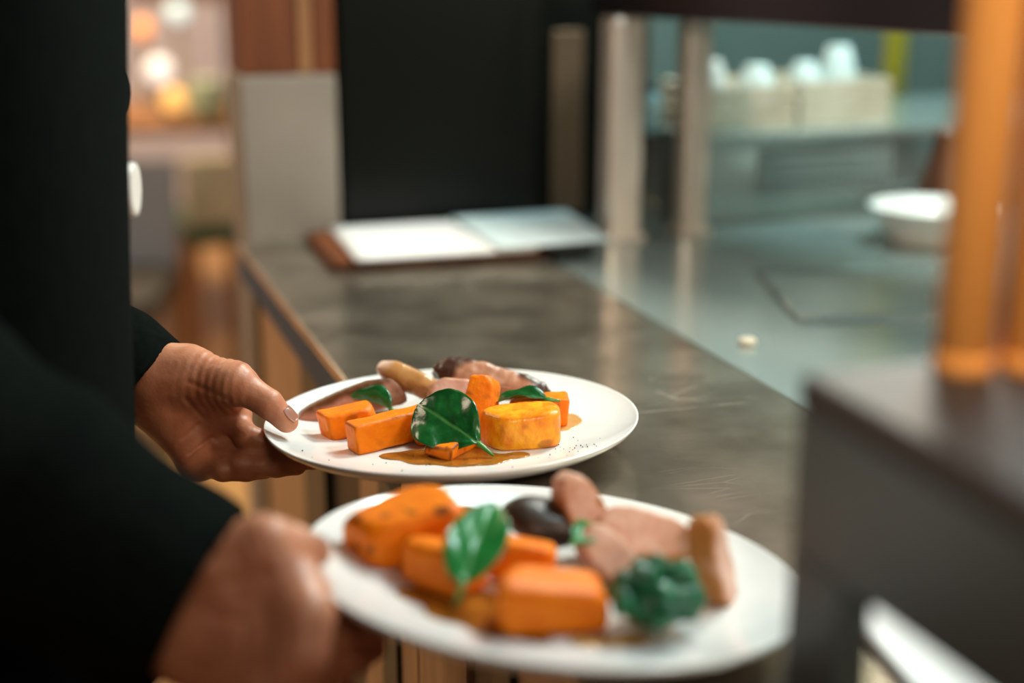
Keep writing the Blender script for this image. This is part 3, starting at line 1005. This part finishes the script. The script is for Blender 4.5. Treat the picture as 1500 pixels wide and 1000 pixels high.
o = meat(88, 34, 18, 21, egg=0.42, flat=0.25, brown=lambda x, y, z, rim, n_: np.maximum(sstep(y - 0.35 * x + 0.25 * n_, 0.42, 0.72), sstep(x + 0.2 * n_, 0.62, 0.8) * 0.7))
place(o, P1, -82, 48, 14, 24, -4, 76)
tag(o, 'pink roast meat slice with a brown top by the thumb', 'meat')
o = meat(62, 19, 18, 22, 'meat_tan', egg=-0.10, rnd=7, brown=lambda x, y, z, rim, n_: sstep(-x + 0.3 * n_ - 0.25 * z, 0.40, 0.85) + 0)
place(o, P1, -34, 70, 30, -18, 20, 40)
tag(o, 'tan roast meat slice leaning up behind the glossy folded leaf', 'meat')
o = meat(98, 24, 21, 23, 'meat_dark', egg=-0.22, rnd=7, brown=lambda x, y, z, rim, n_: np.maximum(sstep(-x + 0.15 * n_, 0.58, 0.70), sstep(n_ + 0.25 * y, 0.12, 0.4)))
place(o, P1, 30, 72, 28, -10, 12, 40)
tag(o, 'long charred meat slice with blackened end along the far rim', 'meat')
o = meat(44, 24, 14, 24, 'meat_pale', egg=0.1, brown=lambda x, y, z, rim, n_: rim * 0.6)
place(o, P1, 2, 48, 24, 0, 10, 55)
tag(o, 'pale pink meat slice peeking over the large spinach leaf', 'meat')

LF1 = leaf(60, 53, 31, cup=0.06, curl=0.24, rip=1.8, pk=1.22, und=0.7)
tag(LF1, 'large dark green glossy spinach leaf draped over the squash', 'leaf')
lf = leaf(42, 28, 32, cup=0.3, curl=0.35, rip=1.0, stem=10)
place(lf, P1, 72, 8, 33, 172, 2, 0)
tag(lf, 'flat green spinach leaf resting on the reddish squash block', 'leaf')
lf = leaf(34, 24, 33, cup=0.5, curl=0.3, rip=0.6, stem=6, fold=0.9)
place(lf, P1, -48, 34, 19, 160, -14, 42)
tag(lf, 'small glossy folded spinach leaf against the pink meat slice', 'leaf')

puddle(P1, [(-42, -52, 9), (-20, -62, 13), (6, -66, 15), (28, -64, 14), (50, -56, 9), (10, -45, 18), (-24, -44, 10)], 0.7, 'sauce', 'brown sauce puddle along the front of the peppered plate', 41)
puddle(P1, [(86, 34, 9), (90, 20, 9), (84, 8, 8)], 0.5, 'sauce_thin', 'golden sauce smear beside the reddish squash block', 43)
rs = random.Random(5)
peps = []
bm = bmesh.new()
for k in range(46):
    if k < 26:
        x, y = rs.gauss(84, 10), rs.gauss(-48, 12)
    else:
        x, y = rs.gauss(-20, 40), rs.gauss(-72, 8)
    if math.hypot(x, y) > 128:
        continue
    s = rs.uniform(0.25, 0.6) / 1000
    z = zt(x / 1000, y / 1000) + s * 1.02
    bmesh.ops.create_icosphere(bm, subdivisions=1, radius=s, matrix=Matrix.Translation((x / 1000, y / 1000, z)))
o = from_bm('pepper_specks', bm, M['pepper'])
o.matrix_world = P1
tag(o, 'scattered ground pepper specks on the peppered plate', 'pepper', kind='stuff')

# ------------------------------------------------------------------ food on the broccoli plate
o = squash(62, 40, 32, 51, tilt=14, cuts=3, rnd=4, brown=1.3, name='squash_chunk', h=1.3)
place(o, P2, -84, 22, 25, 28, -4, 0)
tag(o, 'big browned squash chunk at the hand side of the broccoli plate', 'squash')
o = squash(44, 28, 24, 52, rnd=3, brown=0.5, h=1.3)
place(o, P2, -62, -12, 19, -30, 0, 0)
tag(o, 'orange squash wedge under the upright bright leaf', 'squash')
o = squash(38, 24, 22, 53, rnd=3, brown=0.4, h=1.3)
place(o, P2, -18, 0, 22, -8, 0, 0)
tag(o, 'orange squash block leaning on the dark mushroom', 'squash')
o = squash(62, 36, 26, 54, tilt=9, cuts=2, rnd=4, brown=0.4, h=1.3, name='squash_chunk')
place(o, P2, -4, -54, 20, 14, 0, 0)
tag(o, 'wide bright orange squash chunk beside the broccoli', 'squash')
V, Q = sdf_mesh(lambda P_: smin(ell(P_, (0, 0, 6), (24, 19, 11)), cap(P_, (0, 0, -10), (0, 0, 4), 7, 8), 6) * 0.8 + 1.2 * wob(P_, 0.2, 4), (-32, -28, -24), (32, 28, 26), 1.3)
o = link('mushroom', mesh_vq('mushroom', V / 1000, Q), M['mushroom'])
place(o, P2, -8, 50, 24, 0, 12, 20)
tag(o, 'dark roasted mushroom between the bright leaf and the meat', 'mushroom')
rimb = lambda x, y, z, rim, n_: rim * 0.8
o = meat(56, 26, 19, 61, 'meat_pale', egg=0.15, h=1.3, brown=lambda x, y, z, rim, n_: np.maximum(rim, sstep(n_, 0.0, 0.3)) * sstep(x, -0.9, -0.5))
place(o, P2, 18, 54, 33, 10, 58, 70)
tag(o, 'tall tan meat slice standing next to the dark mushroom', 'meat')
o = meat(60, 28, 20, 62, 'meat_pale', egg=-0.15, h=1.3, brown=lambda x, y, z, rim, n_: rim * 0.5 + 0.5 * sstep(x, 0.1, 0.6))
place(o, P2, 56, 46, 25, -8, 6, 50)
tag(o, 'pale pink meat slice lying between the two standing slices', 'meat')
o = meat(40, 24, 18, 63, 'meat_pale', egg=0.0, h=1.3, brown=rimb)
place(o, P2, 32, 16, 22, -20, 34, 50)
tag(o, 'short tan meat slice in front of the pale pink slice', 'meat')
o = meat(58, 26, 18, 64, 'meat_pale', egg=0.1, h=1.3, brown=lambda x, y, z, rim, n_: np.maximum(rim, sstep(-z + 0.4 * n_, -0.2, 0.4)))
place(o, P2, 87, -6, 33, 38, 66, 60)
tag(o, 'brown-edged meat slice standing beside the broccoli', 'meat')

br = empty('broccoli_floret')
rs2 = np.random.RandomState(9)
cen = []
while len(cen) < 34:
    v = rs2.normal(size=3)
    v /= np.linalg.norm(v)
    if v[2] > -0.35:
        cen.append(v * np.array([21, 17, 15]) * rs2.uniform(0.8, 1.1) + np.array([0, 0, 4]))


def brfn(P_):
    d_ = ell(P_, (0, 0, 2), (17, 14, 12))
    for c in cen:
        d_ = smin(d_, np.linalg.norm(P_ - c.astype(np.float32), axis=-1) - 5.2, 1.6)
    return d_ + 0.7 * wob(P_, 1.1, 3)


V, Q = sdf_mesh(brfn, (-32, -28, -20), (32, 28, 30), 1.1)
link('head', mesh_vq('head', V / 1000, Q), M['broccoli'], br)
V, Q = sdf_mesh(lambda P_: smin(cap(P_, (0, 6, 0), (2, 20, -10), 6, 5), cap(P_, (0, 4, 0), (-6, 14, -4), 4, 3), 3), (-16, -6, -20), (14, 30, 10), 1.2)
link('stalk', mesh_vq('stalk', V / 1000, Q), M['stem'], br)
place(br, P2, 53, -48, 20.5, 20, 0, 0)
br.scale = (1.1, 1.1, 1.1)
tag(br, 'dark green broccoli floret on the broccoli plate', 'broccoli')

lf = leaf(62, 34, 71, 'leaf_light', cup=0.2, curl=0.16, rip=1.2, stem=14)
place(lf, P2, -50, -48, 24, 76, -30, 0)
tag(lf, 'bright green spinach leaf lying upright over the squash on the broccoli plate', 'leaf')
lf = leaf(26, 16, 72, 'leaf_light', cup=0.3, curl=0.3, rip=1.0, stem=6)
place(lf, P2, 12, 6, 34, 60, -10, 30)
tag(lf, 'little green herb leaf between squash and meat on the broccoli plate', 'leaf')
puddle(P2, [(-74, -30, 12), (-56, -52, 13), (-34, -66, 12), (-10, -72, 9), (-40, -30, 18)], 0.7, 'sauce', 'brown sauce pool under the bright leaf', 44, res=1.0)
puddle(P2, [(-50, 100, 11), (-28, 102, 12), (-6, 100, 11)], 0.6, 'sauce', 'brown sauce streak at the far rim behind the mushroom', 45, res=1.0)
puddle(P2, [(16, -72, 9), (32, -68, 10), (44, -62, 7)], 0.6, 'sauce_thin', 'golden sauce spill below the broccoli', 46, res=1.0)

# orient the large leaf so its face looks up towards the diner's side: build its frame from three points on the plate
base, tip = Vector((0.021, -0.058, 0.018)), Vector((-0.024, -0.026, 0.040))
ax = (tip - base).normalized()
up = Vector((0.05, -0.80, 0.60))
up = (up - ax * up.dot(ax)).normalized()
ay = up.cross(ax)
LF1.matrix_world = P1 @ Matrix(((ax.x, ay.x, up.x, base.x), (ax.y, ay.y, up.y, base.y), (ax.z, ay.z, up.z, base.z), (0, 0, 0, 1)))

# ------------------------------------------------------------------ person
per = empty('person', (-0.08, 0.92, 0))
tag(per, 'person in a black jacket holding the two filled plates over the counter', 'person')

LH = dict(fore=(0.0483, 1.0843, 0.9739), wrist=(0.0807, 1.0439, 0.9677), wr2=(0.0809, 1.0560, 0.9533), cmc=(0.1034, 1.0316, 0.9711),
          tmcp=(0.1313, 1.0101, 0.9682), tip_ip=(0.1537, 0.9950, 0.9542), ttip=(0.1661, 0.9890, 0.9410), imcp=(0.1317, 1.0385, 0.9348),
          ipip=(0.1390, 1.0090, 0.9252), idip=(0.1570, 1.0031, 0.9187), itip=(0.1705, 1.0078, 0.9133), mmcp=(0.1211, 1.0459, 0.9105),
          mpip=(0.1409, 1.0064, 0.9114), mdip=(0.1675, 0.9925, 0.9103), mtip=(0.1840, 0.9907, 0.9084), rmcp=(0.1119, 1.0381, 0.9032),
          rpip=(0.1328, 1.0012, 0.9066), rdip=(0.1572, 0.9927, 0.9061), rtip=(0.1725, 0.9933, 0.9040), pmcp=(0.1019, 1.0282, 0.9024),
          ppip=(0.1191, 1.0049, 0.9032), pdip=(0.1362, 0.9987, 0.9022), ptip=(0.1496, 1.0002, 0.9006))
RH = dict(fore=(0.0109, 0.7143, 0.9792), wrist=(0.0720, 0.6882, 0.9622), wr2=(0.0637, 0.6835, 0.9367), cmc=(0.0811, 0.6822, 0.9711),
          tmcp=(0.0979, 0.6746, 0.9833), tip_ip=(0.1137, 0.6791, 0.9799), ttip=(0.1264, 0.6835, 0.9724), imcp=(0.1116, 0.6641, 0.9639),
          ipip=(0.1366, 0.6807, 0.9379), idip=(0.1573, 0.7073, 0.9220), itip=(0.1688, 0.7232, 0.9148), mmcp=(0.1127, 0.6446, 0.9550),
          mpip=(0.1280, 0.6600, 0.9323), mdip=(0.1551, 0.6904, 0.9181), mtip=(0.1695, 0.7105, 0.9101), rmcp=(0.1087, 0.6358, 0.9393),
          rpip=(0.1210, 0.6487, 0.9230), rdip=(0.1449, 0.6801, 0.9086), rtip=(0.1601, 0.7004, 0.9019), pmcp=(0.1006, 0.6377, 0.9179),
          ppip=(0.1137, 0.6510, 0.9036), pdip=(0.1292, 0.6703, 0.8943), ptip=(0.1394, 0.6870, 0.8883))


def hand_fn(J):
    def fn(P):
        d_ = cap(P, J['fore'], J['wrist'], 0.030, 0.0245)
        d_ = smin(d_, cap(P, J['fore'], J['wr2'], 0.030, 0.0235), 0.01)
        d_ = smin(d_, cap(P, J['wrist'], J['wr2'], 0.023, 0.023), 0.012)
        pr = {'i': 0.0125, 'm': 0.0125, 'r': 0.012, 'p': 0.0115}
        for f in 'imrp':
            d_ = smin(d_, cap(P, J['wr2'], J[f + 'mcp'], 0.020, pr[f]), 0.016)
        for a, b in (('i', 'm'), ('m', 'r'), ('r', 'p')):
            d_ = smin(d_, cap(P, J[a + 'mcp'], J[b + 'mcp'], 0.0115, 0.0115), 0.010)
        # thumb: metacarpal with thenar pad, then two phalanges
        d_ = smin(d_, cap(P, J['cmc'], J['tmcp'], 0.019, 0.0135), 0.014)
        mid = (np.array(J['imcp']) + np.array(J['wr2'])) / 2
        d_ = smin(d_, cap(P, J['cmc'], mid, 0.017, 0.014), 0.014)
        d_ = smin(d_, cap(P, J['tmcp'], (np.array(J['imcp']) * 0.75 + mid * 0.25), 0.0105, 0.0115), 0.018)
        th = cap(P, J['tmcp'], J['tip_ip'], 0.0128, 0.0108)
        th = smin(th, cap(P, J['tip_ip'], J['ttip'], 0.0106, 0.0086), 0.003)
        d_ = smin(d_, th, 0.006)
        fs = None
        fr_ = {'i': (0.0108, 0.0092, 0.0084, 0.0072), 'm': (0.0112, 0.0095, 0.0086, 0.0074), 'r': (0.0106, 0.0090, 0.0081, 0.0070), 'p': (0.0095, 0.0080, 0.0072, 0.0062)}
        for f in 'imrp':
            a, b, c, e = fr_[f]
            g = cap(P, J[f + 'mcp'], J[f + 'pip'], a, b)
            g = smin(g, cap(P, J[f + 'pip'], J[f + 'dip'], b, c), 0.003)
            g = smin(g, cap(P, J[f + 'dip'], J[f + 'tip'], c, e), 0.003)
            fs = g if fs is None else smin(fs, g, 0.0016)
        d_ = smin(d_, fs, 0.007)
        d_ = d_ + 0.0006 * wob(P, 120, 3) + 0.00025 * wob(P, 420, 8)
        # skin folds over the thumb base and the wrist
        tm = np.array(J['tmcp'], np.float32)
        cm = np.array(J['cmc'], np.float32)
        ax_ = (tm - cm) / np.linalg.norm(tm - cm)
        s_ = (P - cm) @ ax_
        w_ = np.exp(-(np.linalg.norm(P - (cm * 0.35 + tm * 0.65), axis=-1) / 0.022) ** 2)
        d_ = d_ + 0.00060 * w_ * np.sin(s_ * 1000 + 2 * wob(P, 90, 5))
        # palm creases, measured in the plane of the palm
        w2, i2, p2, m2 = (np.array(J[k], np.float32) for k in ('wr2', 'imcp', 'pmcp', 'tmcp'))
        nn = np.cross(i2 - w2, p2 - w2)
        nn /= np.linalg.norm(nn)

        def flat_(a):
            return a - (a @ nn)[..., None] * nn if a.ndim > 1 else a - (a @ nn) * nn
        Pf = flat_(P.reshape(-1, 3)).reshape(P.shape)
        for a0, b0 in ((w2 * 0.55 + m2 * 0.45, i2 * 0.75 + m2 * 0.25), (w2 * 0.5 + m2 * 0.3 + p2 * 0.2, w2 * 0.25 + i2 * 0.5 + p2 * 0.25),
                       (w2 * 0.1 + p2 * 0.9, i2 * 0.5 + p2 * 0.5), (w2 * 0.3 + p2 * 0.7, i2 * 0.4 + p2 * 0.35 + w2 * 0.25)):
            g = cap(Pf, flat_(a0), flat_(b0), 0, 0)
            d_ = d_ + 0.0011 * np.exp(-(g / 0.0016) ** 2)
        return d_
    return fn


parts = []
for J in (LH, RH):
    pts = np.array(list(J.values()))
    parts.append(sdf_mesh(hand_fn(J), pts.min(0) - 0.036, pts.max(0) + 0.034, 0.0013))


def body_fn(P):
    d_ = ell(P, (-0.045, 0.92, 1.665), (0.098, 0.076, 0.118))               # skull
    d_ = smin(d_, ell(P, (-0.005, 0.92, 1.605), (0.062, 0.056, 0.070)), 0.03)     # face and jaw
    d_ = smin(d_, cap(P, (-0.075, 0.92, 1.44), (-0.055, 0.92, 1.58), 0.058, 0.052), 0.03)
    d_ = smin(d_, cap(P, (0.052, 0.92, 1.655), (0.068, 0.92, 1.622), 0.008, 0.0125), 0.012)  # nose
    d_ = smin(d_, ell(P, (0.046, 0.92, 1.578), (0.014, 0.024, 0.007)), 0.008)     # lips
    d_ = smin(d_, ell(P, (0.045, 0.92, 1.548), (0.018, 0.022, 0.016)), 0.02)      # chin
    d_ = smin(d_, ell(P, (0.040, 0.92, 1.686), (0.016, 0.048, 0.010)), 0.016)     # brow
    for s in (-1, 1):
        d_ = -smin(-d_, ell(P, (0.060, 0.92 + s * 0.031, 1.660), (0.014, 0.016, 0.011)), 0.010)
        d_ = smin(d_, ell(P, (-0.045, 0.92 + s * 0.079, 1.642), (0.018, 0.009, 0.032)), 0.006)
    d_ = smin(d_, cap(P, (-0.075, 0.80, 1.42), (-0.075, 1.04, 1.42), 0.055, 0.055), 0.05)
    d_ = smin(d_, rbox(P, (-0.075, 0.92, 1.22), (0.085, 0.14, 0.25), 0.07), 0.05)
    for pts_, J in ((((-0.08, 1.115, 1.41), (-0.14, 1.15, 1.11)), LH), (((-0.08, 0.725, 1.41), (-0.15, 0.715, 1.08)), RH)):
        d_ = smin(d_, cap(P, pts_[0], pts_[1], 0.045, 0.038), 0.04)
        d_ = smin(d_, cap(P, pts_[1], J['fore'], 0.038, 0.027), 0.02)
    for s in (-1, 1):
        d_ = smin(d_, cap(P, (-0.08, 0.92 + s * 0.09, 0.93), (-0.06, 0.92 + s * 0.10, 0.50), 0.075, 0.05), 0.04)
        d_ = smin(d_, cap(P, (-0.06, 0.92 + s * 0.10, 0.50), (-0.10, 0.92 + s * 0.11, 0.08), 0.05, 0.036), 0.03)
    return d_


parts.append(sdf_mesh(body_fn, (-0.26, 0.62, 0.03), (0.16, 1.24, 1.80), 0.0075))
off = 0
VV, QQ = [], []
for V, Q in parts:
    VV.append(V)
    QQ.append(Q + off)
    off += len(V)
body = kid(link('body', mesh_vq('body', np.concatenate(VV), np.concatenate(QQ)), M['skin']), per)

# thumb nails
def nail(J, side):
    a, b = Vector(J['tip_ip']), Vector(J['ttip'])
    ax_ = (b - a).normalized()
    up_ = Vector(side)
    up_ = (up_ - ax_ * up_.dot(ax_)).normalized()
    sd = up_.cross(ax_)
    bm = bmesh.new()
    nn = 8
    g = {}
    for i in range(nn + 1):
        for j in range(nn + 1):
            u, v = -1 + 2 * i / nn, -1 + 2 * j / nn
            f = math.sqrt(max(0, 1 - 0.35 * u * u))
            y = v * 0.0056 * f
            r_ = 0.0094 - 0.0006 * u
            z_ = math.sqrt(max(0, r_ * r_ - y * y)) - 0.0001 - 0.0012 * max(0, abs(u) - 0.6)
            g[i, j] = bm.verts.new(b - ax_ * 0.0018 + ax_ * (u * 0.0058) + sd * y + up_ * z_)
    for i in range(nn):
        for j in range(nn):
            bm.faces.new((g[i, j], g[i + 1, j], g[i + 1, j + 1], g[i, j + 1]))
    r0 = bmesh.ops.solidify(bm, geom=bm.faces[:], thickness=0.0005)
    return kid(from_bm('thumbnail', bm, M['nail'], None, True), per)


nail(LH, (0.25, -0.35, 0.85))
nail(RH, (0.2, 0.0, 1))

for s in (-1, 1):
    bm = bmesh.new()
    bmesh.ops.create_uvsphere(bm, u_segments=20, v_segments=12, radius=0.0125, matrix=Matrix.Translation((0.0405, 0.92 + s * 0.031, 1.660)))
    e = kid(from_bm('eye', bm, M['eye'], None, True), per)
    bm = bmesh.new()
    bmesh.ops.create_uvsphere(bm, u_segments=16, v_segments=8, radius=0.006, matrix=Matrix.Translation((0.0475, 0.92 + s * 0.031, 1.657)))
    i_ = from_bm('iris', bm, M['iris'], None, True)
    i_.parent = e


def hair_fn(P):
    d_ = ell(P, (-0.055, 0.92, 1.682), (0.104, 0.083, 0.116))
    cut = 1.655 - P[..., 2] + 1.1 * (P[..., 0] + 0.02)
    return np.maximum(np.maximum(d_, cut * 0.6), 1.59 - P[..., 2]) + 0.003 * wob(P, 60, 4)


V, Q = sdf_mesh(hair_fn, (-0.18, 0.81, 1.55), (0.08, 1.03, 1.82), 0.005)
kid(link('hair', mesh_vq('hair', V, Q), M['hair']), per)

# jacket
ELB = {'L': (-0.14, 1.15, 1.09), 'R': (-0.150, 0.725, 1.115)}


def jacket_fn(P):
    q = P.copy()
    # torso as an elliptical column with slight waist
    y = (P[..., 1] - 0.92)
    zc = P[..., 2]
    x = P[..., 0] + 0.0715 - 0.048 * (np.clip(zc, 0.9, 1.35) - 1.14)
    wz = 1 + 0.05 * np.sin((zc - 1.0) * 6)
    r0 = np.sqrt((x / 0.134) ** 2 + (y / (0.185 * wz)) ** 2)
    d_ = (r0 - 1) * 0.134
    d_ = np.maximum(d_, np.maximum(zc - 1.44, 0.80 - zc))
    d_ = smin(d_, cap(P, (-0.075, 0.78, 1.415), (-0.075, 1.06, 1.415), 0.075, 0.075), 0.05)
    d_ = smin(d_, cap(P, (-0.07, 0.92, 1.42), (-0.06, 0.92, 1.50), 0.078, 0.068), 0.03)
    d_ = smin(d_, ell(P, (0.045, 1.00, 1.185), (0.030, 0.05, 0.035)), 0.02)
    for k, sh_ in (('L', (-0.08, 1.115, 1.40)), ('R', (-0.08, 0.725, 1.40))):
        d_ = smin(d_, cap(P, sh_, ELB[k], 0.074, 0.062), 0.035)
    d_ = np.maximum(d_, -cap(P, (-0.06, 0.92, 1.47), (-0.055, 0.92, 1.56), 0.060, 0.062))
    return d_ * 0.85 + 0.0035 * wob(P * np.array([1, 1, 0.45], np.float32), 30, 6)


V, Q = sdf_mesh(jacket_fn, (-0.29, 0.60, 0.77), (0.12, 1.26, 1.56), 0.006)
jk = kid(link('jacket', mesh_vq('jacket', V, Q), M['cloth']), per)


def sleeve(J, k, cuff, r0, r1, nrm):
    cuff = np.array(cuff, np.float32)
    e = np.array(ELB[k], np.float32)
    nrm = np.array(nrm, np.float32)
    nrm /= np.linalg.norm(nrm)
    far = cuff + (cuff - e) * 0.15

    def fn(P):
        d_ = cap(P, e, far, r0, r1)
        s_ = (P - e) @ ((cuff - e) / np.linalg.norm(cuff - e))
        d_ = d_ + 0.0022 * np.sin(s_ * 95 + 3 * wob(P, 22, 3)) + 0.002 * wob(P, 40, 2)
        d_ = np.maximum(d_, (P - cuff) @ nrm)
        inner = cap(P, e * 0.5 + cuff * 0.5, far + (far - e), r1 - 0.004, r1 - 0.0035)
        return np.maximum(d_, -inner)
    pts_ = np.array([e, far])
    V, Q = sdf_mesh(fn, pts_.min(0) - r0 - 0.012, pts_.max(0) + r0 + 0.012, 0.0032)
    return kid(link('sleeve', mesh_vq('sleeve', V, Q), M['cloth']), per)


sleeve(LH, 'L', (0.0715, 1.0544, 0.9563), 0.062, 0.042, (0.703, -0.413, -0.578))
sleeve(RH, 'R', (0.0640, 0.6891, 0.9484), 0.078, 0.050, (0.806, -0.405, -0.43))
bt = lathe('button', [(0, 0), (0.0165, 0), (0.0178, 0.003), (0.0168, 0.0075), (0.012, 0.0066), (0, 0.0066)], M['button'], None, 28)
bt.location = (0.0590, 0.930, 1.128)
bt.rotation_euler = (0, R(90), R(-16))
bt.parent = jk
bt['label'] = 'pale round button on the jacket front'


def trouser_fn(P):
    d_ = rbox(P, (-0.075, 0.92, 0.90), (0.115, 0.165, 0.10), 0.07)
    for s in (-1, 1):
        d_ = smin(d_, cap(P, (-0.08, 0.92 + s * 0.085, 0.88), (-0.06, 0.92 + s * 0.10, 0.50), 0.092, 0.072), 0.03)
        d_ = smin(d_, cap(P, (-0.06, 0.92 + s * 0.10, 0.50), (-0.10, 0.92 + s * 0.11, 0.06), 0.072, 0.062), 0.02)
    return np.maximum(d_, 0.045 - P[..., 2]) + 0.003 * wob(P, 28, 9)


V, Q = sdf_mesh(trouser_fn, (-0.24, 0.68, 0.02), (0.10, 1.16, 1.04), 0.008)
kid(link('trousers', mesh_vq('trousers', V, Q), M['cloth']), per)
for s in (-1, 1):
    yc = 0.92 + s * 0.11

    def shoe_fn(P, yc=yc):
        d_ = smin(ell(P, (0.03, yc, 0.035), (0.10, 0.045, 0.045)), ell(P, (-0.10, yc, 0.045), (0.062, 0.042, 0.055)), 0.05)
        return np.maximum(d_, 0.001 - P[..., 2])
    V, Q = sdf_mesh(shoe_fn, (-0.19, yc - 0.07, -0.008), (0.16, yc + 0.07, 0.12), 0.006)
    kid(link('shoe', mesh_vq('shoe', V, Q), M['shoe']), per)
